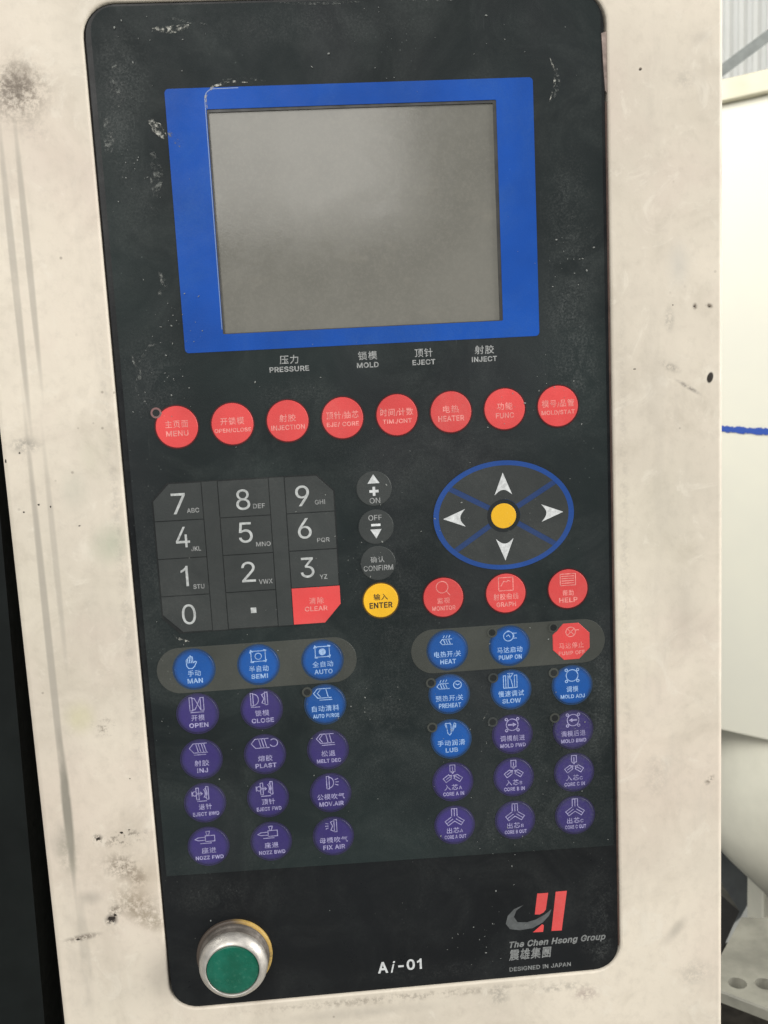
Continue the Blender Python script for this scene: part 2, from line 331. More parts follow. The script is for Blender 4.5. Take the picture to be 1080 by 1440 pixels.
def lathe(prof, n=64):
    """prof: (radius, h) pairs in mm, turned round the panel normal"""
    vs = []; fs = []; m = len(prof)
    for r, h in prof:
        for i in range(n):
            a = 2 * PI * i / n; vs.append(P(r * math.cos(a), r * math.sin(a), h))
    for k in range(m - 1):
        for i in range(n):
            j = (i + 1) % n; fs.append((k * n + i, k * n + j, (k + 1) * n + j, (k + 1) * n + i))
    return vs, fs
def box(c, s, ax=None):
    """box with centre c and full size s in metres; ax = horizontal direction of its length"""
    vs = []
    u = Vector(ax) if ax else Vector((1, 0, 0)); w = Vector((-u.y, u.x, 0)); z = Vector((0, 0, 1))
    for a in (-.5, .5):
        for b in (-.5, .5):
            for d in (-.5, .5): vs.append(Vector(c) + u * (a * s[0]) + w * (b * s[1]) + z * (d * s[2]))
    return vs, [(0, 1, 3, 2), (4, 6, 7, 5), (0, 4, 5, 1), (2, 3, 7, 6), (0, 2, 6, 4), (1, 5, 7, 3)]

# letter outlines (advance, contours in 1/1000 of the size), drawn as flat printed shapes
GLYPH = {
'A': (480, '16,0 201,509 276,509 463,0 395,0 287,302 264,372 232,478 245,478 213,371 191,302 85,0|110,142 110,199 370,199 370,142'),
'B': (456, '60,0 60,509 241,509 266,508 289,504 310,499 329,491 345,481 359,469 371,456 381,442 388,426 394,410 397,392 398,374 397,358 395,344 392,331 387,320 380,310 373,301 365,293 356,286 347,280 336,275 326,270 315,267 315,262 327,261 339,257 351,252 363,245 374,237 385,227 394,216 402,203 409,189 414,173 417,155 418,136 417,117 413,100 408,83 400,67 390,52 377,39 362,28 344,18 324,10 301,4 275,1 247,0|125,57 245,57 272,58 296,63 315,70 330,80 341,92 349,105 354,120 355,137 355,149 352,161 348,173 342,184 335,194 327,203 317,211 306,218 293,224 279,228 264,230 248,231 125,231|125,285 238,285 252,286 265,288 277,291 288,296 299,302 308,309 316,317 323,326 329,337 333,348 335,359 336,372 334,388 330,403 323,417 313,429 299,439 283,446 263,450 240,452 125,452'),
'C': (510, '267,-7 235,-5 205,1 177,11 150,25 126,42 104,63 86,88 70,115 57,146 48,179 42,215 40,254 42,293 48,329 57,362 70,393 86,421 104,445 126,466 150,484 177,498 205,508 235,514 267,516 286,515 305,513 323,509 340,504 357,498 373,490 388,481 402,471 415,460 427,447 438,433 448,418 456,402 463,385 469,367 473,348 408,348 405,361 401,373 395,384 389,395 382,404 375,413 366,421 357,428 348,435 337,440 327,445 315,449 304,452 292,454 280,455 267,456 245,454 223,450 203,443 184,432 166,419 150,403 137,385 125,364 116,340 109,314 105,285 103,254 105,223 109,194 116,168 125,145 137,123 151,105 166,89 184,76 203,66 223,59 245,54 267,53 280,53 292,55 304,57 315,60 327,64 337,69 348,74 357,81 366,88 375,96 382,105 389,114 395,125 401,136 405,148 408,160 473,160 469,142 463,124 457,107 448,91 438,76 428,62 416,49 402,38 388,28 373,19 357,11 341,5 323,0 305,-4 286,-6'),
'D': (502, '219,0 96,0 96,57 215,57 244,58 272,63 296,70 318,81 337,94 354,110 368,128 379,149 388,172 394,198 398,226 399,255 398,285 394,312 388,337 379,361 368,381 354,399 338,415 320,428 299,438 275,446 249,450 221,452 93,452 93,509 225,509 261,507 294,501 325,492 353,478 377,461 399,441 418,418 433,391 446,361 455,329 460,293 462,255 460,217 455,181 446,149 433,119 417,92 398,68 376,48 351,31 322,17 291,8 256,2|125,509 125,0 60,0 60,509'),
'E': (419, '60,0 60,509 372,509 372,452 125,452 125,286 355,286 355,229 125,229 125,57 375,57 375,0'),
'F': (410, '60,0 60,509 369,509 369,452 125,452 125,278 346,278 346,221 125,221 125,0'),
'G': (520, '269,-7 236,-5 205,1 176,11 149,25 125,43 104,64 85,88 69,116 57,146 47,179 42,215 40,254 42,293 47,329 57,362 69,393 85,421 103,445 125,466 149,484 175,498 203,508 233,514 265,516 285,515 304,513 322,509 340,504 358,497 374,489 389,480 403,469 416,458 429,445 439,431 449,416 458,401 465,384 470,367 474,349 408,349 404,361 399,372 393,383 387,393 380,403 373,411 365,420 356,427 347,434 337,439 326,444 315,448 304,452 291,454 279,455 265,456 243,454 222,450 202,443 183,432 166,419 150,404 137,385 125,364 116,340 109,314 105,285 103,254 105,223 109,194 116,168 125,145 137,124 151,105 166,90 184,76 203,66 224,59 246,54 269,53 290,54 309,57 328,63 345,71 360,81 374,93 386,107 396,123 404,141 410,160 414,180 415,202 434,199 283,199 283,256 478,256 478,200 476,170 471,141 463,115 451,91 436,69 419,50 399,33 377,19 352,8 326,0 298,-5'),
'H': (517, '60,0 60,509 125,509 125,289 392,289 392,509 457,509 457,0 392,0 392,232 125,232 125,0'),
'I': (300, '31,0 31,57 118,57 118,452 31,452 31,509 269,509 269,452 183,452 183,57 269,57 269,0'),
'J': (396, '185,-7 153,-4 124,3 98,15 75,33 57,55 44,81 36,111 33,145 33,173 98,173 98,145 99,123 104,104 111,88 122,74 134,64 149,56 166,51 185,50 204,51 220,56 235,64 248,74 258,88 266,104 270,123 272,145 272,509 336,509 336,145 334,111 326,81 313,55 294,33 271,15 246,3 217,-4'),
'K': (467, '104,145 104,216 139,261 174,303 212,344 364,509 448,509 231,276 228,276|60,0 60,509 125,509 125,334 124,225 125,193 125,0|372,0 188,259 228,309 449,0'),
'L': (393, '60,0 60,509 125,509 125,57 361,57 361,0'),
'M': (628, '60,0 60,509 152,509 277,187 287,159 299,123 311,84 322,49 307,49 318,83 330,121 342,158 352,187 476,509 568,509 568,0 504,0 504,291 504,327 505,369 506,413 507,457 513,457 498,409 482,363 467,322 456,291 342,0 286,0 170,291 159,321 145,361 129,408 112,457 119,457 120,416 121,372 122,328 122,291 122,0'),
'N': (523, '60,0 60,509 136,509 343,183 363,151 388,107 414,55 405,54 401,108 399,157 399,195 399,509 463,509 463,0 387,0 202,290 177,331 148,381 108,452 119,454 122,384 124,328 125,291 125,0'),
'O': (533, '267,-7 235,-5 205,1 177,11 150,25 126,42 105,63 86,88 70,115 57,146 48,179 42,215 40,254 42,293 48,329 57,362 70,393 86,421 105,445 126,466 150,484 177,498 205,508 235,514 267,516 299,514 329,508 357,498 384,484 408,466 429,445 448,421 464,393 477,362 486,329 491,293 493,254 491,215 486,179 477,146 464,115 448,88 429,63 408,42 384,25 357,11 329,1 299,-5|267,53 289,54 310,59 330,66 349,76 367,89 383,105 396,123 408,144 418,168 425,194 429,223 430,254 429,286 425,314 418,341 408,365 396,386 383,404 367,420 349,433 330,443 310,450 289,454 267,456 245,454 223,450 203,443 184,433 167,420 151,404 137,385 125,364 116,340 109,314 105,285 103,254 105,223 109,194 116,168 125,144 137,123 151,105 167,89 184,76 203,66 223,59 245,54'),
'P': (445, '60,0 60,509 235,509 263,507 289,503 312,497 332,487 350,476 366,462 379,447 390,430 398,411 404,391 407,370 409,348 407,325 404,304 398,284 390,265 379,248 366,233 350,219 332,207 312,198 289,191 263,187 235,186 109,186 109,242 233,242 252,243 269,246 284,250 297,256 308,264 318,272 327,282 333,294 338,306 342,319 344,333 344,348 344,362 342,376 338,389 333,402 326,413 318,423 308,431 297,439 284,444 268,449 251,451 232,452 125,452 125,0'),
'Q': (533, '245,159 313,159 369,85 384,65 468,-48 401,-48 346,27 331,46|267,-7 235,-5 205,1 177,11 150,25 126,42 105,63 86,88 70,115 57,146 48,179 42,215 40,254 42,293 48,329 57,362 70,393 86,421 105,445 126,466 150,484 177,498 205,508 235,514 267,516 299,514 329,508 357,498 384,484 408,466 429,445 448,421 464,393 477,362 486,329 491,293 493,254 491,215 486,179 477,146 464,115 448,88 429,63 408,42 384,25 357,11 329,1 299,-5|267,53 289,54 310,59 330,66 349,76 367,89 383,105 396,123 408,144 418,168 425,194 429,223 430,254 429,286 425,314 418,341 408,365 396,386 383,404 367,420 349,433 330,443 310,450 289,454 267,456 245,454 223,450 203,443 184,433 167,420 151,404 137,385 125,364 116,340 109,314 105,285 103,254 105,223 109,194 116,168 125,144 137,123 151,105 167,89 184,76 203,66 223,59 245,54'),
'R': (449, '60,0 60,509 236,509 264,507 290,504 313,497 333,489 351,478 367,465 380,450 390,433 399,415 405,395 408,374 409,352 408,330 405,309 399,290 390,271 380,255 367,240 351,228 333,217 312,209 289,203 264,199 236,198 96,198 96,255 234,255 252,256 269,258 284,262 298,267 309,273 319,281 327,290 334,300 339,312 342,324 344,338 345,352 344,367 342,380 339,393 334,405 327,415 319,425 309,433 298,440 284,445 269,449 252,451 233,452 125,452 125,0|353,0 230,229 303,229 428,0'),
'S': (447, '224,-9 197,-8 172,-4 149,1 128,9 108,19 91,31 76,45 64,60 54,77 46,96 41,115 38,137 104,137 107,123 110,110 116,98 123,88 132,79 142,71 154,64 166,59 180,55 194,52 209,50 224,49 241,50 257,52 272,55 286,60 299,66 311,74 321,82 329,92 336,102 341,114 345,126 346,139 345,151 342,161 338,171 332,179 325,186 316,193 307,199 296,205 245,222 184,239 154,249 128,260 105,274 86,289 71,307 60,326 54,348 52,372 53,393 58,413 65,431 75,448 87,463 102,476 119,488 138,498 158,506 180,511 203,514 227,516 252,514 275,511 296,505 316,498 334,488 351,476 365,463 377,449 387,433 394,415 399,397 401,378 337,378 334,396 326,412 316,426 302,437 286,447 267,453 247,457 225,459 209,458 194,456 180,452 167,448 156,442 145,435 136,427 129,418 123,409 118,398 116,387 115,376 116,363 119,352 124,342 131,334 139,326 148,319 158,313 169,308 212,293 264,279 312,264 324,258 336,252 347,245 359,238 369,229 379,220 387,209 395,198 401,185 405,171 407,155 408,139 407,118 403,99 396,81 386,64 374,48 360,34 343,21 323,11 302,2 278,-4 252,-8'),
'T': (449, '32,452 32,509 417,509 417,452 257,452 257,0 193,0 193,452'),
'U': (517, '259,-8 230,-7 203,-2 177,5 154,15 133,28 114,43 98,60 85,80 74,101 66,124 62,148 60,173 60,509 124,509 124,178 125,160 128,144 133,128 141,113 150,99 160,87 173,77 187,68 203,61 220,56 239,53 259,52 279,53 298,56 315,61 331,68 345,77 357,87 368,99 377,113 384,128 389,144 392,160 393,178 393,509 457,509 457,173 456,148 451,124 443,101 433,80 419,60 403,43 384,28 363,15 340,5 315,-2 288,-7'),
'V': (480, '204,0 16,509 84,509 192,206 215,137 248,31 235,31 267,138 290,206 395,509 463,509 278,0'),
'W': (686, '155,0 16,509 82,509 163,196 175,145 187,94 197,40 189,40 200,94 211,145 224,196 306,509 380,509 462,196 474,145 486,94 497,40 488,40 499,94 510,145 523,196 603,509 670,509 530,0 455,0 368,323 351,391 336,475 350,475 335,395 318,323 230,0'),
'X': (474, '18,0 217,284 217,236 29,509 104,509 178,400 204,361 223,329 243,292 232,292 252,329 272,361 298,400 374,509 446,509 259,239 259,287 456,0 382,0 292,129 268,165 250,195 230,231 244,231 225,196 206,166 182,129 91,0'),
'Y': (472, '203,0 203,208 16,509 91,509 192,344 222,292 250,230 224,230 251,293 280,344 381,509 455,509 268,208 268,0'),
'Z': (438, '42,0 42,46 273,385 306,431 341,476 348,454 285,452 223,452 40,452 40,509 397,509 397,462 169,129 134,81 97,33 90,54 152,57 214,57 399,57 399,0'),
'0': (453, '227,-7 199,-5 174,1 151,11 130,24 111,41 95,62 80,86 69,113 60,144 53,178 49,214 48,254 49,294 53,330 60,364 69,395 81,422 95,447 112,467 130,484 151,498 174,508 200,514 227,516 254,514 279,508 302,498 323,484 342,467 358,447 372,422 384,395 393,364 400,330 404,294 405,254 404,214 400,178 393,144 384,113 373,86 359,62 342,41 323,24 302,11 279,1 254,-5|227,50 245,51 261,56 276,63 290,74 303,87 313,103 323,122 330,144 336,168 340,194 343,223 344,254 343,285 340,314 336,341 330,365 323,387 313,405 303,422 290,435 276,446 261,453 245,458 227,460 209,458 192,453 177,446 163,435 151,422 140,405 131,387 123,365 117,341 113,314 110,285 109,254 110,223 113,194 117,168 123,144 131,122 140,103 151,87 163,74 177,63 192,56 209,51'),
'1': (453, '76,0 76,55 391,55 391,0|276,509 276,0 212,0 212,448 209,448 86,358 86,427 198,509'),
'2': (453, '64,0 64,47 234,229 282,282 291,294 299,305 305,316 311,327 315,337 318,348 320,360 320,371 319,385 317,397 313,408 308,419 301,428 293,436 283,443 273,449 262,454 250,457 237,459 224,460 209,459 196,457 184,453 172,447 162,441 153,433 145,424 139,413 134,402 130,390 128,376 127,362 66,362 67,384 71,405 77,424 86,442 98,459 111,473 126,486 143,496 162,505 182,511 203,514 225,516 247,514 268,511 288,505 306,497 323,486 337,474 350,461 361,445 370,428 376,411 380,392 381,372 380,358 378,345 375,331 371,318 365,304 357,290 347,275 336,259 322,241 306,223 288,202 267,180 153,60 153,57 389,57 389,0'),
'3': (453, '218,-7 195,-6 173,-3 152,2 133,10 114,19 98,30 83,43 70,57 60,74 52,91 46,111 44,132 109,132 111,119 115,107 120,97 126,87 134,78 144,71 154,64 165,59 178,55 191,52 204,50 219,50 234,51 248,53 262,56 275,61 287,67 297,74 307,83 315,93 321,104 325,116 328,130 329,145 328,158 326,172 322,184 316,196 308,207 299,217 288,226 275,234 260,240 242,244 223,247 201,248 157,248 157,299 288,448 288,452 70,452 70,509 372,509 372,461 211,278 211,289 239,290 264,288 287,284 308,276 327,265 344,253 359,239 371,222 381,205 387,186 392,166 393,145 392,123 387,103 380,84 370,66 358,50 344,36 327,23 309,12 288,4 266,-2 243,-6'),
'4': (453, '40,105 40,158 247,509 311,509 109,166 109,163 413,163 413,105|282,0 282,121 282,146 282,318 343,318 343,0'),
'5': (453, '221,-7 199,-6 178,-2 159,3 140,11 123,21 108,32 94,45 83,60 73,76 66,93 62,111 60,130 122,130 124,119 127,108 132,98 138,89 145,80 154,73 163,66 173,60 184,56 196,52 208,50 221,50 236,51 250,53 264,58 276,64 288,72 298,82 307,92 314,104 320,117 324,131 327,146 328,162 327,178 324,193 320,208 314,221 306,233 297,244 286,254 275,262 262,269 248,273 233,276 218,277 205,276 192,275 180,272 167,268 156,264 145,258 136,252 128,246 67,253 96,509 366,509 366,452 151,452 134,301 136,301 145,308 155,315 166,320 178,325 190,329 203,331 216,333 229,334 247,333 263,330 279,326 294,321 308,314 321,306 334,296 345,285 355,273 364,260 372,246 379,231 384,215 388,199 390,181 391,163 390,139 385,117 379,95 369,76 357,57 343,41 327,27 309,15 289,6 268,-1 245,-5'),
'6': (453, '226,-7 203,-5 182,-1 161,5 142,15 125,26 109,40 96,56 84,74 75,94 69,115 65,138 64,162 65,180 68,199 73,219 80,239 89,261 102,285 118,311 137,340 252,509 322,509 151,261 145,261 165,288 196,307 205,310 214,312 224,314 235,314 257,313 278,309 298,303 316,295 332,284 346,271 359,257 370,240 378,221 384,201 388,180 389,157 388,134 384,112 377,92 368,73 356,55 343,39 327,26 310,14 291,5 271,-2 249,-6|226,48 241,49 254,52 267,56 279,63 289,70 299,79 307,90 314,101 320,114 324,128 327,142 327,157 327,173 324,187 320,201 314,213 307,225 299,235 289,244 279,251 267,258 254,262 241,264 226,265 212,264 198,262 186,258 174,252 163,244 153,235 145,225 138,214 132,201 128,188 126,174 125,158 126,143 128,128 132,114 138,102 145,90 153,79 163,70 174,63 186,56 198,52 212,49'),
'7': (453, '97,0 323,448 323,452 62,452 62,509 391,509 391,449 165,0'),
'8': (453, '226,-7 201,-6 178,-2 156,3 136,11 117,21 101,33 86,47 74,62 64,78 57,96 53,115 52,135 53,151 55,166 59,181 65,195 72,208 81,220 90,231 101,241 113,249 125,256 139,261 153,265 153,267 135,273 119,282 105,293 93,308 83,324 76,342 72,360 70,380 72,399 75,417 82,434 90,450 101,464 114,477 129,488 146,498 164,506 184,511 204,514 226,516 248,514 269,511 288,506 306,498 323,488 337,477 350,464 361,450 370,434 377,417 380,399 382,380 380,361 376,342 369,324 359,308 347,293 333,282 318,273 300,267 300,265 314,261 327,256 339,249 351,241 362,231 372,220 380,208 387,195 393,181 397,166 400,151 401,135 399,115 395,96 388,78 378,62 366,47 352,33 335,21 317,11 296,3 275,-2 251,-6|226,49 243,50 258,52 272,55 285,60 296,66 307,74 315,82 323,91 329,102 333,113 336,126 337,139 336,152 333,165 329,177 322,189 314,199 305,208 295,216 283,223 270,228 256,232 242,234 226,235 211,234 196,232 182,228 169,223 157,216 147,208 138,199 130,189 123,177 119,165 116,152 115,139 116,126 119,113 123,102 129,91 136,82 145,74 156,66 167,60 180,55 195,52 210,50|226,290 239,290 252,292 263,296 274,300 284,306 293,313 300,321 307,330 312,341 316,351 318,363 319,376 318,388 316,399 313,410 308,420 301,429 294,437 285,444 275,449 264,454 252,457 240,459 226,460 213,459 200,457 188,454 177,449 167,444 159,437 151,429 145,420 139,410 136,399 134,388 133,376 134,363 136,351 139,341 145,330 151,321 159,313 168,306 178,300 189,296 201,292 213,290'),
'9': (453, '226,516 249,514 271,510 291,503 310,494 328,482 343,468 356,452 368,434 377,414 384,393 388,371 389,347 388,328 385,309 380,290 373,270 363,248 350,224 334,197 315,168 200,0 130,0 301,248 307,248 287,221 257,202 248,199 238,196 228,195 218,195 195,196 175,199 155,206 137,214 121,225 106,237 94,252 83,269 74,287 68,307 65,329 64,352 65,375 69,397 75,417 85,436 96,454 110,469 125,483 143,494 162,504 182,510 203,514|226,460 212,459 199,457 186,452 174,446 163,438 154,429 145,419 138,407 133,395 129,381 126,367 125,352 126,336 129,322 133,308 138,295 145,284 154,274 163,265 174,257 186,251 199,247 212,244 226,243 240,244 254,247 267,251 279,257 289,265 299,273 307,284 314,295 320,308 324,321 327,335 327,350 327,366 324,381 320,394 314,407 307,419 299,429 290,438 279,446 267,452 254,457 241,459'),
'/': (249, '235,533 71,-76 14,-76 178,533'),
'.': (188, '95,-4 86,-4 78,-1 70,3 63,9 57,16 53,24 50,32 50,41 50,50 53,59 57,66 63,73 70,79 78,83 86,86 95,87 104,86 113,83 121,79 128,73 134,66 138,59 140,50 141,41 140,32 138,24 134,16 128,9 121,3 113,-1 104,-4'),
'-': (453, '337,244 337,188 114,188 114,244'),
'h': (410, '114,227 114,0 53,0 53,509 114,509 114,287 102,287 112,312 124,332 137,349 152,362 169,372 187,379 207,383 227,384 246,383 264,380 280,376 295,369 309,360 321,349 332,336 341,321 348,304 353,285 356,264 357,240 357,0 296,0 296,235 295,256 290,275 283,291 273,304 260,315 246,323 229,328 210,329 197,328 184,326 172,322 161,317 150,311 141,303 133,293 126,283 121,271 117,257 114,243'),
'e': (404, '212,-8 185,-7 161,-2 138,6 117,16 98,30 82,46 68,64 56,85 46,108 40,132 35,159 34,187 35,215 39,242 46,267 55,290 67,311 81,329 97,346 115,359 135,370 157,378 180,383 205,384 221,384 236,382 251,379 266,374 280,368 294,361 307,351 319,341 331,329 341,315 350,299 357,282 363,263 368,242 370,219 371,194 371,169 75,169 75,221 338,221 310,202 309,220 307,237 303,254 298,269 291,282 283,294 273,305 263,314 250,321 237,326 222,329 205,330 189,329 173,326 159,321 146,313 135,304 125,294 116,282 109,270 103,256 99,241 97,226 96,211 96,178 97,157 100,139 104,122 110,106 118,92 128,80 139,70 151,61 165,55 179,50 195,47 212,46 224,47 234,48 244,50 254,53 263,56 271,61 278,66 285,73 292,80 297,88 302,96 306,105 365,91 360,77 353,63 345,51 335,39 324,29 311,19 298,11 283,4 266,-1 249,-5 231,-7'),
'n': (410, '114,227 114,0 53,0 53,379 112,379 112,287 102,287 112,312 124,332 137,349 152,362 169,372 187,379 207,383 227,384 246,383 264,380 280,376 295,369 309,360 321,349 332,336 341,321 348,304 353,285 356,264 357,240 357,0 296,0 296,235 295,256 290,275 283,291 273,304 260,315 246,323 229,328 210,329 197,328 184,326 172,322 161,317 150,311 141,303 133,293 126,283 121,271 117,257 114,243'),
'o': (415, '207,-8 182,-7 159,-2 137,6 117,16 98,30 82,46 68,64 56,85 46,108 40,133 36,159 34,187 36,216 40,243 46,268 56,291 68,312 82,330 98,346 117,360 137,371 159,378 182,383 207,384 233,383 256,378 278,371 299,360 317,346 333,330 347,312 359,291 369,268 376,243 380,216 381,187 380,159 376,133 369,108 359,85 347,64 333,46 317,30 299,16 278,6 256,-2 233,-7|207,46 226,48 242,51 257,57 270,66 282,76 292,89 300,102 307,117 312,134 316,151 318,169 319,187 318,206 316,224 312,242 307,258 300,274 292,287 282,300 270,310 257,319 242,325 226,329 207,330 189,329 173,325 158,319 145,310 134,300 124,287 115,274 108,258 103,242 99,224 97,206 96,187 97,169 99,151 103,134 108,117 115,102 124,89 134,76 145,66 158,57 173,51 189,48'),
'g': (425, '207,-151 187,-150 168,-148 150,-144 134,-140 119,-134 105,-127 93,-119 82,-110 73,-101 64,-91 57,-80 51,-69 101,-41 122,-66 128,-72 136,-78 145,-83 154,-88 165,-92 178,-95 192,-97 207,-97 229,-96 249,-92 267,-85 282,-75 295,-62 304,-47 310,-28 311,-6 311,68 306,68 287,41 280,34 272,28 263,21 252,16 241,11 227,8 212,5 195,5 173,6 152,10 132,17 113,27 95,39 80,53 67,71 55,90 46,112 39,136 35,163 34,191 35,220 39,246 46,271 55,293 66,314 80,332 95,347 112,361 131,371 152,378 173,383 196,384 213,384 228,382 242,378 253,373 264,367 273,360 281,353 288,346 308,319 313,319 313,379 372,379 372,-9 371,-32 367,-54 360,-73 350,-90 338,-104 324,-117 308,-127 291,-136 271,-142 251,-147 229,-150|205,59 222,60 237,63 251,68 264,75 275,84 285,95 293,107 300,121 305,137 309,154 312,172 312,193 312,212 309,231 305,248 300,264 293,278 285,291 275,303 264,312 251,320 237,325 222,329 205,330 188,329 172,325 158,320 145,312 134,302 124,290 115,277 109,262 103,246 99,229 97,212 96,193 97,173 99,155 103,138 109,123 116,108 124,96 134,85 145,76 158,68 172,63 188,60'),
'r': (259, '53,0 53,379 112,379 112,321 115,321 122,335 130,347 140,358 152,367 166,375 181,380 196,384 213,385 229,384 243,384 243,322 230,324 207,326 194,325 182,323 170,319 159,315 149,309 140,301 132,293 126,284 121,273 117,262 114,250 114,237 114,0'),
'u': (410, '182,-5 164,-4 146,-1 130,4 115,11 101,20 89,31 78,44 69,59 62,76 57,95 54,116 53,139 53,379 114,379 114,144 115,123 119,105 127,89 137,75 150,64 164,56 181,52 200,50 213,51 226,53 238,57 249,62 259,69 268,77 276,86 283,97 289,109 293,122 295,137 296,153 296,379 357,379 357,0 298,0 298,92 307,92 297,67 286,47 272,30 257,17 240,7 222,0 203,-4'),
'p': (424, '53,-143 53,379 112,379 112,319 118,319 137,346 144,353 152,360 161,367 171,373 183,378 197,381 212,384 229,384 252,383 274,378 294,371 313,361 330,347 345,332 359,313 370,293 379,270 385,245 389,218 390,189 389,160 385,133 379,108 370,84 359,64 346,45 330,29 313,16 294,5 274,-2 252,-7 229,-8 213,-7 198,-5 184,-1 173,4 162,10 153,17 145,24 138,31 118,59 114,59 114,-143|220,47 237,48 253,51 267,57 279,66 291,76 301,88 309,101 316,117 321,133 325,151 327,170 328,189 327,209 325,227 321,245 316,261 309,276 301,290 291,301 280,311 267,319 253,325 237,329 220,330 203,329 188,325 174,320 161,312 150,302 140,291 132,278 125,263 120,247 116,229 113,210 113,189 113,169 116,150 120,132 125,115 132,100 140,86 150,75 162,65 174,57 188,51 204,48'),
'i': (167, '53,0 53,379 114,379 114,0|84,443 75,444 67,446 60,449 54,455 48,461 44,468 42,475 41,483 42,491 44,499 48,506 54,512 60,517 67,521 75,523 84,524 92,523 100,521 107,517 114,512 119,506 123,499 126,491 126,483 126,475 123,468 119,461 114,455 107,449 100,446 92,444'),
's': (365, '182,-8 163,-7 145,-5 128,-2 112,3 98,10 84,18 72,27 62,38 53,50 45,63 40,78 36,94 94,107 99,92 105,79 114,69 124,60 136,54 150,49 165,46 181,45 200,46 217,50 232,55 244,62 255,71 262,81 267,91 268,103 267,112 265,121 260,129 254,136 246,142 237,147 225,151 212,155 149,170 125,177 104,186 87,196 72,208 61,222 53,237 48,255 47,274 48,290 51,305 57,319 65,332 75,343 87,354 100,363 115,370 131,377 149,381 167,384 187,384 206,384 223,381 239,378 254,372 267,366 279,358 290,349 299,339 307,328 314,316 319,303 324,290 268,277 264,288 258,298 251,307 243,316 232,323 219,328 205,331 187,333 171,332 156,329 143,324 131,317 121,308 114,299 110,289 109,277 110,267 112,258 117,250 124,243 133,237 144,232 157,227 172,223 229,209 254,202 275,194 292,183 306,171 317,158 325,142 330,125 331,107 330,90 326,75 321,61 312,47 302,35 290,24 276,15 260,6 242,0 223,-5 203,-7'),
'主': (900, '374,796 468,718 546,640 104,640 104,568 460,568 460,348 150,348 150,274 460,274 460,28 56,28 56,-46 948,-46 948,28 540,28 540,274 856,274 856,348 540,348 540,568 898,568 898,640 572,640 620,676 536,756 436,836'),
'停': (900, '468,578 796,578 796,494 468,494|398,632 398,440 868,440 868,632|310,378 310,214 376,214 376,316 884,316 884,214 952,214 952,378|564,826 604,750 326,750 326,686 952,686 952,750 684,750 632,846|398,240 398,180 594,180 594,6 574,-12 444,-12 468,-76 630,-68 662,-42 670,4 670,180 860,180 860,240|264,838 162,618 32,440 74,366 160,476 160,-80 228,-80 228,588 284,700 332,818'),
'入': (900, '296,756 384,680 456,592 308,226 42,-14 110,-74 362,156 518,492 678,182 928,-70 964,16 648,406 342,820'),
'全': (900, '494,852 290,628 26,462 78,402 198,470 198,404 462,404 462,248 204,248 204,182 462,182 462,16 76,16 76,-52 930,-52 930,16 540,16 540,182 810,182 810,248 540,248 540,404 810,404 810,470 926,398 978,460 744,606 542,794 560,820|200,472 362,594 500,740 648,592 808,472'),
'公': (900, '324,812 208,596 52,428 120,374 278,558 404,790|666,820 592,790 736,560 902,374 964,438 800,608|162,-14 288,4 782,40 848,-74 922,-32 816,130 682,306 612,274 734,110 266,82 412,278 548,500 466,536 330,296 224,150 174,92 132,66'),
'关': (900, '224,800 282,712 324,628 130,628 130,552 462,552 462,430 460,374 68,374 68,300 444,300 334,136 48,-14 102,-80 388,72 516,244 676,46 908,-74 960,-2 722,110 564,300 936,300 936,374 544,374 546,430 546,552 882,552 882,628 684,628 792,810 712,836 662,730 600,628 326,628 392,664 348,746 288,832'),
'出': (900, '104,342 104,-22 814,-22 814,-78 896,-78 896,342 814,342 814,54 540,54 540,404 856,404 856,750 774,750 774,478 540,478 540,840 458,840 458,478 228,478 228,750 150,750 150,404 458,404 458,54 188,54 188,342'),
'前': (900, '604,514 604,104 674,104 674,514|808,544 808,14 786,-6 654,-4 682,-76 778,-74 840,-64 872,-36 882,14 882,544|724,846 680,764 630,682 330,682 378,700 336,770 278,842 208,816 260,748 300,682 54,682 54,614 948,614 948,682 714,682 804,820|410,302 410,200 188,200 188,302|410,360 188,360 188,460 410,460|116,524 116,-76 188,-76 188,142 410,142 410,8 392,-10 282,-10 308,-76 392,-74 446,-64 474,-38 482,6 482,524'),
'力': (900, '410,838 410,666 410,622 84,622 84,546 406,546 326,250 54,-26 112,-84 402,218 484,546 828,546 794,160 750,16 704,0 546,8 572,-70 732,-72 780,-62 818,-32 870,138 906,582 908,622 488,622 488,666 488,838'),
'功': (900, '38,182 56,106 444,214 434,286 274,242 274,650 420,650 420,722 52,722 52,650 200,650 200,222|598,824 594,612 426,612 426,540 592,540 524,210 308,-22 362,-82 592,178 666,540 866,540 840,156 806,16 764,0 624,6 648,-68 794,-70 838,-58 872,-30 914,134 940,574 940,612 670,612 672,824'),
'动': (900, '90,758 90,692 476,692 476,758|654,824 650,610 508,610 508,538 648,538 600,218 458,-26 518,-80 668,188 722,538 870,538 850,156 820,20 780,4 650,10 674,-64 812,-66 852,-54 884,-28 922,134 946,572 946,610 724,610 728,824|90,44 90,46 90,44 162,68 428,132 446,64 512,86 468,218 410,366 348,348 406,194 168,144 224,292 270,452 494,452 494,520 54,520 54,452 194,452 148,286 112,184 66,114'),
'助': (900, '634,840 632,614 466,614 466,542 628,542 566,212 372,-26 426,-82 634,182 700,542 856,542 840,150 812,12 774,-4 644,2 666,-72 804,-72 844,-62 876,-32 912,130 930,576 930,614 704,614 706,840|34,96 48,18 494,122 488,190 434,178 434,792 106,792 106,110|174,124 174,296 362,296 362,162|174,510 362,510 362,362 174,362|174,576 174,724 362,724 362,576'),
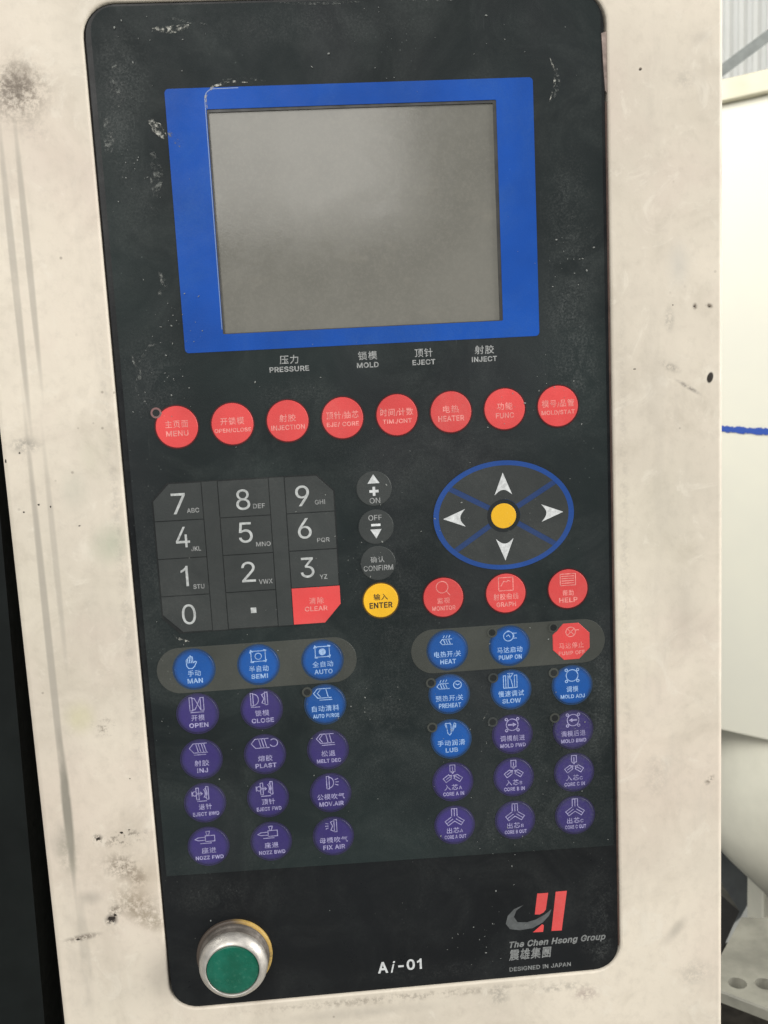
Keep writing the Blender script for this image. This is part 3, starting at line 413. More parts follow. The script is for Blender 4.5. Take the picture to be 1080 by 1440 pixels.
'半': (900, '146,788 216,670 262,562 334,592 284,700 216,814|780,818 722,698 656,588 722,562 790,668 858,790|458,842 458,516 118,516 118,442 458,442 458,282 54,282 54,206 458,206 458,-78 536,-78 536,206 948,206 948,282 536,282 536,442 890,442 890,516 536,516 536,842'),
'压': (900, '684,272 764,190 826,114 884,156 820,230 740,308|116,792 116,470 102,214 32,-40 94,-80 170,192 188,470 188,720 956,720 956,792|532,666 532,450 258,450 258,380 532,380 532,34 192,34 192,-38 952,-38 952,34 608,34 608,380 904,380 904,450 608,450 608,666'),
'号': (900, '260,732 736,732 736,596 260,596|186,800 186,530 816,530 816,800|64,440 64,372 270,372 204,192 728,192 698,60 664,-2 616,-10 444,-2 470,-74 640,-78 688,-70 726,-50 774,36 812,226 816,260 316,260 352,372 934,372 934,440'),
'后': (900, '152,750 152,492 132,230 32,-30 96,-82 204,204 228,492 954,492 954,564 228,564 228,688 576,718 886,772 822,832 518,782|312,348 312,-82 388,-82 388,-30 802,-30 802,-80 882,-80 882,348|388,42 388,278 802,278 802,42'),
'启': (900, '276,312 276,-76 350,-76 350,-12 810,-12 810,-74 888,-74 888,312|350,58 350,242 810,242 810,58|436,822 496,698 154,698 154,456 136,212 36,-32 98,-82 202,162 230,418 870,418 870,698 542,698 576,708 508,842|230,628 794,628 794,488 230,488'),
'吹': (900, '522,840 456,604 354,416 420,374 480,472 530,590 864,590 806,408 872,386 918,508 958,648 902,666 890,662 556,662 598,826|616,516 616,430 570,202 320,-24 372,-80 570,66 662,230 760,44 916,-76 966,-14 784,136 688,384 690,428 690,516|72,748 72,88 142,88 142,166 346,166 346,748|142,676 274,676 274,240 142,240'),
'品': (900, '302,726 702,726 702,536 302,536|230,798 230,464 778,464 778,798|84,358 84,-80 156,-80 156,-26 364,-26 364,-72 440,-72 440,358|156,48 156,286 364,286 364,48|550,358 550,-80 622,-80 622,-26 850,-26 850,-74 926,-74 926,358|622,48 622,286 850,286 850,48'),
'團': (900, '306,168 394,74 446,102 354,194|464,720 464,672 212,672 212,624 464,624 464,584 252,584 252,382 464,382 464,332 214,330 218,282 696,294 738,250 780,284 670,382 752,382 752,584 528,584 528,624 786,624 786,672 528,672 528,720|592,282 592,244 200,244 200,198 592,198 592,106 578,94 490,94 508,50 628,58 658,104 658,198 802,198 802,244 658,244 658,282|312,464 464,464 464,420 312,420|528,464 688,464 688,420 528,420|312,544 464,544 464,502 312,502|528,544 688,544 688,502 528,502|628,354 652,336 528,332 528,382 668,382|96,794 96,-80 166,-80 166,-28 834,-28 834,-76 906,-76 906,794|166,32 166,734 834,734 834,32'),
'射': (900, '534,422 604,300 650,186 714,214 664,328 592,448|192,530 390,530 390,446 192,446|192,586 192,668 390,668 390,586|192,390 390,390 390,306 192,306|52,306 52,238 308,238 182,114 32,20 82,-34 248,82 388,238 390,238 390,4 370,-16 256,-16 280,-82 424,-70 452,-44 460,4 460,728 298,728 340,830 264,842 228,728 124,728 124,306|778,836 778,610 498,610 498,538 778,538 778,14 754,-10 620,-8 646,-80 746,-78 808,-66 840,-40 850,14 850,538 958,538 958,610 850,610 850,836'),
'帮': (900, '274,840 274,762 66,762 66,700 274,700 274,628 88,628 88,568 274,568 274,544 266,490 50,490 50,430 238,430 174,364 70,312 122,256 252,336 322,430 540,430 540,490 344,490 350,544 350,568 514,568 514,628 350,628 350,700 534,700 534,762 350,762 350,840|584,798 584,304 656,304 656,734 828,734 734,596 828,526 856,466 830,424 788,416 680,418 704,356 820,356 880,372 918,406 930,462 904,532 814,608 938,770 886,802 874,798|150,262 150,-26 226,-26 226,194 458,194 458,-78 536,-78 536,194 790,194 790,58 768,40 630,42 656,-24 760,-22 824,-14 858,12 866,56 866,262 536,262 536,342 458,342 458,262'),
'座': (900, '758,606 704,446 606,330 606,624 534,624 534,228 256,228 256,162 534,162 534,12 190,12 190,-54 954,-54 954,12 606,12 606,162 892,162 892,228 606,228 606,328 660,284 716,342 764,414 908,276 952,324 880,394 790,472 824,598|350,606 298,438 198,314 256,272 314,336 364,416 472,298 516,348 388,476 418,598|480,824 534,734 112,734 112,456 98,210 28,-36 92,-78 170,190 186,456 186,664 950,664 950,734 618,734 550,848'),
'开': (900, '650,704 650,418 370,418 370,462 370,704|52,418 52,346 288,346 230,146 54,-28 114,-84 304,116 366,346 650,346 650,-82 726,-82 726,346 950,346 950,418 726,418 726,704 918,704 918,776 90,776 90,704 294,704 294,462 292,418'),
'慢': (900, '748,452 862,452 862,358 748,358|578,452 688,452 688,358 578,358|410,452 518,452 518,358 410,358|344,502 344,306 930,306 930,502|468,658 806,658 806,596 468,596|468,758 806,758 806,700 468,700|398,808 398,548 880,548 880,808|166,840 166,-80 236,-80 236,840|78,648 60,514 32,390 86,372 114,504 128,640|252,664 296,490 352,512 304,680|796,194 726,132 642,82 556,132 486,194|330,256 330,194 402,194 474,114 564,48 430,8 292,-16 326,-82 486,-46 640,8 774,-44 922,-80 968,-14 838,10 718,48 828,128 910,232 860,260 848,256'),
'手': (900, '50,322 50,248 464,248 464,26 432,-4 246,-2 278,-76 408,-74 488,-64 528,-34 540,26 540,248 954,248 954,322 540,322 540,484 896,484 896,556 540,556 540,720 708,744 854,778 798,840 488,782 116,754 134,688 296,696 464,710 464,556 118,556 118,484 464,484 464,322'),
'抽': (900, '182,840 182,640 42,640 42,568 182,568 182,350 28,308 50,236 182,276 182,8 162,-12 62,-12 86,-80 166,-78 218,-68 246,-42 254,8 254,298 376,338 366,404 254,372 254,568 366,568 366,640 254,640 254,840|472,272 630,272 630,66 472,66|472,344 472,538 630,538 630,344|868,272 868,66 702,66 702,272|868,344 702,344 702,538 868,538|630,840 630,610 400,610 400,-78 472,-78 472,-8 868,-8 868,-72 942,-72 942,610 702,610 702,840'),
'数': (900, '444,822 368,688 418,664 506,794|88,794 150,662 208,686 182,750 144,816|410,260 370,188 318,126 204,180 248,260|110,154 264,84 160,24 42,-14 78,-72 210,-24 326,50 412,-6 460,44 376,96 446,190 496,310 454,326 442,324 278,324 300,376 234,388 206,324 70,324 70,260 176,260|256,842 256,654 50,654 50,592 234,592 144,500 40,436 80,378 172,442 256,526 256,404 328,404 328,540 462,436 504,490 342,592 532,592 532,654 328,654 328,842|630,832 574,580 482,384 538,338 606,468 644,326 694,200 592,72 452,-22 494,-84 628,10 732,130 816,14 922,-72 972,-12 860,76 772,198 838,370 880,576 948,576 948,646 664,646 698,822|810,576 778,414 734,276 684,420 648,576'),
'料': (900, '54,762 90,648 108,540 168,556 146,662 110,778|378,780 348,664 312,554 360,538 444,764|516,718 606,654 674,590 714,646 644,708 554,770|466,466 558,406 632,346 670,406 594,464 500,518|48,504 48,434 188,434 118,262 32,122 70,48 144,176 208,334 208,-80 278,-80 278,334 380,162 430,222 278,420 278,434 442,434 442,504 278,504 278,838 208,838 208,504|440,204 454,134 766,192 766,-80 838,-80 838,204 966,228 954,296 838,276 838,840 766,840 766,262'),
'时': (900, '474,452 558,324 628,208 694,246 622,360 536,486|324,402 324,174 154,174 154,402|324,470 154,470 154,688 324,688|82,756 82,26 154,26 154,106 394,106 394,756|764,836 764,640 440,640 440,566 764,566 764,32 736,6 562,8 590,-70 714,-68 790,-56 828,-28 840,32 840,566 962,566 962,640 840,640 840,836'),
'曲': (900, '582,830 582,640 412,640 412,830 338,830 338,640 98,640 98,-80 170,-80 170,-16 834,-16 834,-76 906,-76 906,640 654,640 654,830|170,58 170,278 338,278 338,58|834,58 654,58 654,278 834,278|412,58 412,278 582,278 582,58|170,350 170,568 338,568 338,350|834,350 654,350 654,568 834,568|412,350 412,568 582,568 582,350'),
'松': (900, '542,808 478,596 380,430 446,386 548,566 620,794|786,818 716,802 790,574 898,388 956,450 858,614|200,840 200,628 46,628 46,558 192,558 124,348 32,178 72,106 140,232 200,394 200,-80 272,-80 272,416 358,256 410,318 272,518 272,558 398,558 398,628 272,628 272,840|736,246 816,82 520,48 618,258 700,490 620,520 540,272 470,116 436,54 406,26 432,-48 520,-28 842,16 868,-58 938,-26 880,116 798,272'),
'模': (900, '472,418 820,418 820,346 472,346|472,542 820,542 820,472 472,472|732,840 732,758 578,758 578,840 508,840 508,758 360,758 360,694 508,694 508,618 578,618 578,694 732,694 732,618 806,618 806,694 946,694 946,758 806,758 806,840|402,600 402,290 606,290 592,206 340,206 340,142 570,142 482,44 312,-20 352,-80 550,6 648,140 754,2 920,-80 966,-18 818,40 720,142 944,142 944,206 666,206 680,290 894,290 894,600|176,840 176,648 50,648 50,578 176,578 176,576 116,368 32,198 72,124 126,234 176,372 176,-80 248,-80 248,436 318,286 366,340 248,536 248,578 350,578 350,648 248,648 248,840'),
'止': (900, '188,620 188,44 50,44 50,-30 950,-30 950,44 578,44 578,430 906,430 906,504 578,504 578,838 500,838 500,44 266,44 266,620'),
'母': (900, '396,638 504,574 590,508 636,558 548,624 440,684|356,326 474,252 568,176 618,226 522,300 404,370|772,722 760,478 262,478 296,722|228,792 186,478 58,478 58,408 176,408 118,86 720,86 690,6 646,-14 502,-8 524,-76 676,-78 722,-64 758,-32 780,12 800,86 916,86 916,154 810,154 832,408 944,408 944,478 836,478 848,750 850,792|732,154 212,154 252,408 756,408'),
'气': (900, '254,590 254,528 854,528 854,590|256,842 162,634 28,470 96,426 184,532 262,664 928,664 928,730 294,730 332,824|154,448 154,382 698,382 742,54 880,-80 940,-40 964,88 910,132 902,32 884,-6 800,136 772,448'),
'润': (900, '76,768 168,714 242,656 286,716 212,772 118,824|38,506 128,460 202,408 246,468 170,518 80,562|58,-22 124,-62 192,92 256,258 196,298 126,124|290,632 290,-74 358,-74 358,632|308,808 374,728 426,652 482,692 428,766 360,844|412,128 412,62 796,62 796,128 642,128 642,306 768,306 768,372 642,372 642,532 786,532 786,596 426,596 426,532 572,532 572,372 438,372 438,306 572,306 572,128|508,796 508,726 856,726 856,22 832,-4 680,-4 706,-78 814,-76 880,-64 914,-36 924,22 924,796'),
'清': (900, '82,772 170,718 242,662 288,722 214,774 126,824|36,506 126,450 202,394 246,454 170,508 78,560|66,-22 134,-66 210,92 282,262 222,306 144,128|432,212 794,212 794,134 432,134|432,268 432,342 794,342 794,268|576,840 576,762 320,762 320,704 576,704 576,640 344,640 344,586 576,586 576,516 282,516 282,458 950,458 950,516 650,516 650,586 888,586 888,640 650,640 650,704 914,704 914,762 650,762 650,840|362,400 362,-80 432,-80 432,78 794,78 794,6 774,-12 662,-12 684,-76 772,-74 828,-64 856,-40 864,4 864,400'),
'滑': (900, '94,778 190,710 272,646 320,702 238,764 140,826|42,500 212,390 256,448 178,500 86,550|76,-16 142,-64 220,90 294,252 236,298 154,128|460,216 780,216 780,142 460,142|460,272 460,342 780,342 780,272|392,402 392,-80 460,-80 460,88 780,88 780,-4 762,-22 652,-20 672,-82 816,-70 844,-48 852,-4 852,402|398,804 398,534 294,534 294,364 362,364 362,472 880,472 880,364 952,364 952,534 846,534 846,804|466,534 466,624 602,624 602,534|776,534 666,534 666,676 466,676 466,744 776,744'),
'热': (900, '344,112 364,-74 438,-64 412,118|550,114 586,16 610,-72 684,-56 658,30 620,126|756,118 832,14 888,-84 958,-52 898,44 822,146|174,140 114,36 44,-54 114,-82 182,12 244,122|216,840 216,700 66,700 66,630 216,630 216,476 46,432 64,360 216,404 216,252 198,236 98,236 120,168 200,170 252,182 278,206 286,252 286,424 414,460 406,528 286,496 286,630 404,630 404,700 286,700 286,840|566,842 564,696 428,696 428,632 562,632 542,458 458,506 422,454 522,392 464,294 368,220 416,166 518,246 584,352 702,264 740,324 604,418 622,516 632,632 768,632 778,284 882,162 946,192 972,308 914,338 904,252 886,228 838,344 840,696 636,696 638,842'),
'熔': (900, '718,578 810,488 884,404 938,442 862,524 770,612|544,606 474,520 388,450 442,402 532,484 610,582|84,636 70,506 40,392 94,368 124,494 136,628|646,516 522,356 342,228 392,178 468,226 468,-80 538,-80 538,-44 802,-44 802,-78 874,-78 874,226 938,190 972,256 824,342 696,454 718,490|538,20 538,190 802,190 802,20|602,826 648,730 390,730 390,562 462,562 462,668 866,668 866,562 938,562 938,730 728,730 668,846|332,672 298,564 256,462 300,442 390,648|506,254 588,324 658,402 740,324 834,254|188,828 188,490 164,218 34,-28 86,-80 178,52 230,196 340,32 392,88 244,276 254,382 256,490 256,828'),
'电': (900, '452,408 452,264 204,264 204,408|532,408 788,408 788,264 532,264|452,478 204,478 204,622 452,622|532,478 532,622 788,622 788,478|126,696 126,130 204,130 204,192 452,192 452,86 482,-32 598,-64 818,-64 926,-18 962,142 888,176 868,46 814,14 602,14 544,26 532,84 532,192 866,192 866,696 532,696 532,838 452,838 452,696'),
'监': (900, '634,522 746,436 834,354 894,400 802,480 692,562|318,838 318,362 392,362 392,838|122,804 122,394 194,394 194,804|616,838 542,628 430,464 492,418 562,514 622,632 944,632 944,700 650,700 690,824|160,302 160,16 46,16 46,-54 958,-54 958,16 850,16 850,302|230,16 230,236 364,236 364,16|434,16 434,236 570,236 570,16|640,16 640,236 776,236 776,16'),
'确': (900, '552,844 466,668 348,528 394,472 444,524 444,318 426,134 336,-40 394,-82 466,34 502,164 646,164 646,-44 712,-44 712,164 856,164 856,10 840,-6 746,-6 764,-72 894,-60 920,-34 928,10 928,586 744,586 840,728 792,760 780,758 590,758 618,826|646,230 510,230 514,318 514,350 646,350|712,230 712,350 856,350 856,230|646,410 514,410 514,520 646,520|712,410 712,520 856,520 856,410|494,586 492,586 560,694 740,694 664,586|56,788 56,718 176,718 122,502 36,328 70,248 122,328 122,-34 186,-34 186,46 362,46 362,480 186,480 220,596 248,718 394,718 394,788|186,412 298,412 298,114 186,114'),
'管': (900, '212,438 212,-82 288,-82 288,-48 772,-48 772,-80 846,-80 846,168 288,168 288,238 792,238 792,438|772,12 288,12 288,110 772,110|440,624 472,560 102,560 102,394 174,394 174,500 840,500 840,394 916,394 916,560 548,560 508,638|288,380 720,380 720,294 288,294|168,844 116,718 44,616 108,580 190,704 258,704 312,592 376,614 332,704 484,704 484,758 214,758 240,830|590,842 552,738 492,652 554,616 612,702 684,702 756,590 816,616 762,702 940,702 940,758 638,758 664,830'),
'线': (900, '54,54 70,-18 398,80 388,144|704,780 784,736 850,690 894,736 826,780 748,822|72,424 232,452 130,318 54,252 78,182 144,204 384,256 384,318 186,282 298,430 402,592 338,630 276,520 148,506 234,648 310,804 240,838 164,664 104,556 48,494|888,350 816,258 728,178 688,368 944,416 932,482 680,434 666,566 916,604 904,670 662,634 658,842 584,842 592,624 434,600 446,532 596,556 608,422 414,386 426,318 618,354 638,236 666,134 530,56 382,0 428,-62 564,-6 692,66 762,-40 858,-78 930,-46 964,68 908,108 894,18 866,-4 804,26 754,110 862,208 950,320'),
'胶': (900, '534,598 462,486 370,388 422,344 520,448 602,568|730,564 828,454 902,348 958,392 882,494 784,602|104,792 104,436 92,190 32,-52 92,-86 140,74 164,250 296,250 296,12 282,-4 204,-4 224,-72 336,-58 358,-34 366,12 366,792|170,724 296,724 296,558 170,558|170,490 296,490 296,318 168,318 170,436|596,820 668,694 414,694 414,624 934,624 934,694 674,694 740,722 662,846|776,420 730,300 666,196 596,300 544,418 480,400 538,260 616,140 502,48 364,-26 412,-82 550,-8 664,86 774,-10 908,-78 958,-12 826,52 714,142 792,262 846,402'),
'能': (900, '384,420 384,334 170,334 170,420|100,484 100,-80 170,-80 170,124 384,124 384,8 368,-10 264,-8 288,-78 422,-66 450,-40 458,8 458,484|170,276 384,276 384,184 170,184|858,766 752,718 624,670 624,838 550,838 550,506 576,422 672,402 844,402 926,432 954,556 888,586 876,490 838,470 678,470 634,476 624,508 624,610 774,656 908,710|870,320 760,264 624,214 624,374 550,374 550,36 576,-50 674,-72 850,-72 934,-36 964,100 896,128 884,20 844,-4 682,-4 636,4 624,34 624,152 780,200 920,264|84,554 154,566 414,586 438,534 502,564 450,668 374,780 312,756 384,644 164,632 228,720 288,818 210,842 152,732 106,664 58,624'),
'自': (900, '240,412 774,412 774,264 240,264|240,482 240,632 774,632 774,482|240,194 774,194 774,46 240,46|456,842 416,704 164,704 164,-82 240,-82 240,-26 774,-26 774,-76 854,-76 854,704 492,704 542,830'),
'芯': (900, '292,398 292,56 320,-36 430,-60 636,-60 736,-20 772,136 700,168 684,40 632,14 434,14 378,20 366,56 366,398|768,344 836,178 878,26 954,52 908,200 838,366|154,358 108,198 38,56 108,20 178,170 224,336|430,524 510,384 566,254 636,290 578,418 494,556|638,840 638,710 362,710 362,842 288,842 288,710 64,710 64,638 288,638 288,528 362,528 362,638 638,638 638,526 712,526 712,638 936,638 936,710 712,710 712,840'),
'视': (900, '450,792 450,260 524,260 524,726 832,726 832,260 908,260 908,792|154,804 208,738 248,674 308,714 268,774 212,838|638,650 638,454 590,204 354,-26 402,-82 578,56 672,214 672,20 692,-48 766,-66 858,-66 940,-24 966,134 902,164 892,24 858,-8 778,-8 748,0 742,28 742,276 690,276 706,366 710,452 710,650|64,668 64,600 306,600 188,416 40,278 74,204 190,310 190,-80 262,-80 262,352 360,220 408,280 280,422 346,530 398,644 358,672 344,668'),
'计': (900, '138,776 226,694 296,618 346,674 274,746 186,824|46,526 46,452 206,452 206,94 188,38 156,8 196,-62 248,-14 430,116 404,182 282,98 282,526|626,838 626,508 372,508 372,432 626,432 626,-80 706,-80 706,432 960,432 960,508 706,508 706,838'),
'认': (900, '142,776 292,624 346,680 192,822|622,840 592,344 372,-28 430,-80 584,98 664,328 750,108 914,-80 968,-24 752,270 690,532 698,840|48,526 48,454 216,454 216,112 196,50 160,16 202,-40 252,4 434,134 412,198 288,114 288,526'),
'试': (900, '120,776 200,700 266,626 318,678 252,748 170,822|778,796 840,722 886,652 940,688 892,756 830,828|50,526 50,454 190,454 190,94 172,40 142,12 180,-54 226,-14 392,98 372,162 260,90 260,526|672,836 678,632 346,632 346,560 680,560 734,102 870,-78 924,-34 968,134 908,176 894,60 872,22 796,176 754,560 960,560 960,632 752,632 748,836|360,62 382,-10 680,78 670,146 552,112 552,344 646,344 646,414 378,414 378,344 484,344 484,94'),
'调': (900, '106,772 190,692 256,616 310,668 240,742 154,818|44,526 44,454 184,454 184,108 164,40 128,-2 176,-52 216,-14 346,92 320,24 284,-40 338,-80 430,164 450,422 450,728 856,728 856,12 836,-10 724,-8 748,-78 834,-76 888,-66 916,-38 924,10 924,796 384,796 384,422 378,270 352,114 330,164 256,108 256,526|620,698 620,614 512,614 512,556 620,556 620,454 490,454 490,398 818,398 818,454 682,454 682,556 794,556 794,614 682,614 682,698|512,316 512,36 570,36 570,82 782,82 782,316|570,260 724,260 724,138 570,138'),
'输': (900, '734,448 734,86 794,86 794,448|862,484 862,6 846,-10 748,-10 768,-72 890,-60 916,-36 922,6 922,484|72,330 140,344 220,344 220,206 42,168 60,96 220,138 220,-80 286,-80 286,154 368,176 362,240 286,222 286,344 366,344 366,414 286,414 286,564 220,564 220,414 132,414 170,526 204,652 368,652 368,720 218,720 236,828 166,840 150,720 48,720 48,652 138,652 92,476 48,394|660,844 524,694 348,584 398,528 478,574 478,532 848,532 848,582 926,538 974,596 826,674 698,784 720,816|506,594 588,660 660,734 738,658 826,594|614,406 614,328 478,328 478,406|416,466 416,-76 478,-76 478,130 614,130 614,-2 604,-14 538,-12 556,-74 652,-64 678,-2 678,466|478,270 614,270 614,188 478,188'),
'达': (900, '80,788 152,688 202,594 270,630 218,722 144,820|586,838 578,644 324,644 324,570 570,570 498,332 318,160 368,102 528,238 616,420 762,256 876,110 940,158 806,322 636,502 646,570 942,570 942,644 654,644 662,838|262,468 48,468 48,396 188,396 188,130 114,84 36,6 88,-64 162,30 222,70 320,8 438,-40 600,-52 942,-42 964,38 792,24 602,20 450,28 336,70 262,124'),
'进': (900, '82,778 166,692 234,610 292,658 222,736 136,820|720,820 720,658 556,658 556,820 482,820 482,658 340,658 340,586 482,586 482,470 480,408 334,408 334,336 472,336 432,224 348,128 402,74 502,194 546,336 720,336 720,80 796,80 796,336 944,336 944,408 796,408 796,586 924,586 924,658 796,658 796,820|556,586 720,586 720,408 554,408 556,468|262,478 50,478 50,408 188,408 188,122 116,76 38,2 88,-66 162,24 224,62 320,2 436,-42 596,-54 942,-44 964,36 788,22 598,16 448,24 336,64 262,116'),
'退': (900, '80,760 164,676 228,596 288,640 222,720 138,800|780,580 780,484 468,484 468,580|780,640 468,640 468,734 780,734|384,84 444,108 644,166 642,230 468,184 468,420 854,420 854,796 392,796 392,216 376,168 350,146|560,350 726,216 856,86 912,130 848,196 768,268 934,378 874,422 720,306 612,388|260,484 52,484 52,414 188,414 188,106 116,64 42,-2 88,-64 164,16 230,50 326,-4 444,-44 600,-54 944,-44 964,32 790,18 602,14 456,22 342,56 260,108'),
'速': (900, '68,760 154,672 224,588 284,632 212,714 124,800|266,484 48,484 48,414 194,414 194,100 120,58 42,-10 90,-72 166,8 232,44 328,-12 446,-50 600,-62 942,-50 962,24 788,12 602,8 456,14 344,50 266,98|428,528 588,528 588,400 428,400|660,528 828,528 828,400 660,400|588,840 588,736 318,736 318,672 588,672 588,588 358,588 358,340 554,340 442,220 306,136 356,78 478,164 588,284 588,50 660,50 660,282 784,184 880,96 928,146 820,240 684,340 900,340 900,588 660,588 660,672 946,672 946,736 660,736 660,840'),
'针': (900, '662,832 662,504 426,504 426,432 662,432 662,-80 740,-80 740,432 954,432 954,504 740,504 740,832|186,838 120,704 32,596 70,526 122,584 172,654 424,654 424,724 212,724 254,818|62,344 62,276 212,276 212,68 194,18 164,-8 202,-76 254,-38 444,62 430,126 284,54 284,276 418,276 418,344 284,344 284,480 396,480 396,548 108,548 108,480 212,480 212,344'),
'锁': (900, '640,446 640,276 596,118 370,-26 418,-82 662,86 712,274 712,446|674,58 806,-10 916,-80 964,-26 850,42 720,106|442,778 498,688 538,602 596,632 556,716 496,806|858,802 814,710 762,624 816,602 922,780|180,838 118,704 32,596 72,528 122,588 170,658 416,658 416,726 206,726 246,818|70,344 70,276 202,276 202,86 180,16 142,-26 188,-74 238,-38 412,60 396,124 272,58 272,276 410,276 410,344 272,344 272,480 394,480 394,548 112,548 112,480 202,480 202,344|644,846 644,572 462,572 462,104 530,104 530,502 828,502 828,106 900,106 900,572 714,572 714,846'),
'间': (900, '92,616 92,-80 168,-80 168,616|106,792 176,716 228,644 290,684 236,756 164,828|380,296 620,296 620,160 380,160|380,492 620,492 620,358 380,358|312,554 312,98 690,98 690,554|352,784 352,714 836,714 836,12 820,-8 724,-6 748,-76 878,-64 906,-36 914,12 914,784'),
'除': (900, '474,222 412,114 336,22 394,-20 472,82 542,202|764,200 844,92 908,-10 968,26 904,124 820,230|78,800 78,-78 146,-78 146,732 274,732 190,504 266,396 286,304 262,234 230,224 168,226 186,158 256,160 312,180 342,224 352,296 332,396 256,514 362,774 314,804 304,800|372,346 372,276 634,276 634,8 614,-12 496,-10 522,-80 610,-76 668,-66 698,-40 706,8 706,276 954,276 954,346 706,346 706,468 860,468 860,534 466,534 466,468 634,468 634,346|662,848 526,676 344,546 394,492 538,596 664,730 792,596 924,502 976,562 836,652 702,784 726,822'),
'雄': (900, '686,804 754,654 820,682 750,828|210,842 190,668 60,668 60,596 178,596 118,352 24,160 88,116 186,330 250,596 466,596 466,668 262,668 282,836|150,-26 208,-8 410,32 424,-42 486,-22 450,128 404,288 346,270 396,94 222,64 300,254 366,466 294,484 232,262 180,122 126,40|590,382 732,382 732,246 590,246|590,446 590,584 732,584 732,446|590,650 588,650 650,818 584,836 508,638 406,476 452,418 522,522 522,-78 590,-78 590,-28 950,-28 950,42 802,42 802,180 936,180 936,246 802,246 802,382 936,382 936,446 802,446 802,584 938,584 938,650|590,180 732,180 732,42 590,42'),
'集': (900, '460,292 460,226 54,226 54,162 394,162 222,64 30,-6 80,-70 278,14 460,136 460,-80 536,-80 536,138 716,20 920,-62 968,2 776,66 606,162 948,162 948,226 536,226 536,292|490,552 490,486 248,486 248,552|468,824 512,734 286,734 344,828 266,842 172,698 30,558 86,510 172,592 172,272 248,272 248,304 920,304 920,364 562,364 562,432 850,432 850,486 562,486 562,552 846,552 846,606 562,606 562,672 888,672 888,734 592,734 534,844|490,606 248,606 248,672 490,672|490,432 490,364 248,364 248,432'),
'震': (900, '258,304 258,254 852,254 852,304|194,588 194,544 410,544 410,588|172,496 172,450 412,450 412,496|584,496 584,450 832,450 832,496|584,588 584,544 806,544 806,588|78,690 78,518 148,518 148,640 460,640 460,428 534,428 534,640 850,640 850,518 924,518 924,690 534,690 534,746 866,746 866,802 134,802 134,746 460,746 460,690|270,-80 336,-62 586,-20 592,38 360,4 360,152 508,152 672,10 924,-64 964,-4 850,12 750,42 888,116 832,148 692,66 628,106 578,152 950,152 950,206 204,206 206,260 206,348 912,348 912,402 136,402 136,260 118,110 32,-38 88,-86 164,28 198,152 284,152 284,56 266,8 236,-18'),
'面': (900, '390,334 602,334 602,222 390,222|390,396 390,506 602,506 602,396|390,160 602,160 602,44 390,44|58,774 58,702 444,702 416,576 104,576 104,-80 176,-80 176,-28 820,-28 820,-80 896,-80 896,576 494,576 532,702 946,702 946,774|176,44 176,506 320,506 320,44|820,44 670,44 670,506 820,506'),
'页': (900, '464,462 464,282 396,118 50,-20 96,-80 464,80 542,280 542,462|546,110 732,14 886,-84 932,-24 774,70 590,162|172,596 172,128 248,128 248,526 760,526 760,130 840,130 840,596 478,596 536,716 936,716 936,786 74,786 74,716 450,716 404,596'),
'顶': (900, '662,496 662,296 622,128 398,-22 444,-80 684,96 736,294 736,496|708,90 820,2 912,-82 964,-26 870,58 756,140|476,628 476,156 548,156 548,558 848,558 848,158 922,158 922,628 692,628 730,730 962,730 962,796 436,796 436,730 648,730 622,628|46,770 46,698 208,698 208,52 186,30 54,32 82,-44 180,-42 240,-30 272,-2 282,52 282,698 416,698 416,770'),
'预': (900, '670,496 670,296 628,128 410,-22 456,-76 694,98 742,294 742,496|726,88 826,2 908,-80 960,-26 876,52 776,134|88,608 282,470 38,470 38,404 204,404 204,10 184,-8 72,-6 96,-78 182,-76 238,-66 268,-40 276,8 276,404 382,404 326,256 384,242 426,342 468,460 420,474 410,470 342,470 362,496 270,562 360,656 438,764 392,796 378,792 60,792 60,726 328,726 276,658 218,598 130,656|500,628 500,152 570,152 570,560 846,560 846,154 920,154 920,628 724,628 760,728 960,728 960,796 464,796 464,728 678,728 652,628'),
'马': (900, '58,202 58,130 712,130 712,202|226,634 212,472 194,324 218,324 838,324 806,94 768,2 722,-10 568,-4 592,-76 750,-78 796,-70 832,-46 880,72 916,360 920,394 744,394 784,778 730,784 716,780 134,780 134,708 704,708 668,394 278,394 302,628'),
}
GLYPH['1'] = (453, '262,0 200,0 200,408 168,382 125,357 82,340 82,396 140,425 190,465 214,509 262,509')
GLYPH['I'] = (190, '62,0 124,0 124,509 62,509')
_fontcache = {}
def _area(p): return sum(p[i - 1][0] * p[i][1] - p[i][0] * p[i - 1][1] for i in range(len(p))) / 2
def _wind(x, y, cs):
    w = 0
    for c in cs:
        for i in range(len(c)):
            a, b = c[i - 1], c[i]
            if (a[1] > y) != (b[1] > y) and x < (b[0] - a[0]) * (y - a[1]) / (b[1] - a[1]) + a[0]: w += 1 if b[1] > a[1] else -1
    return w
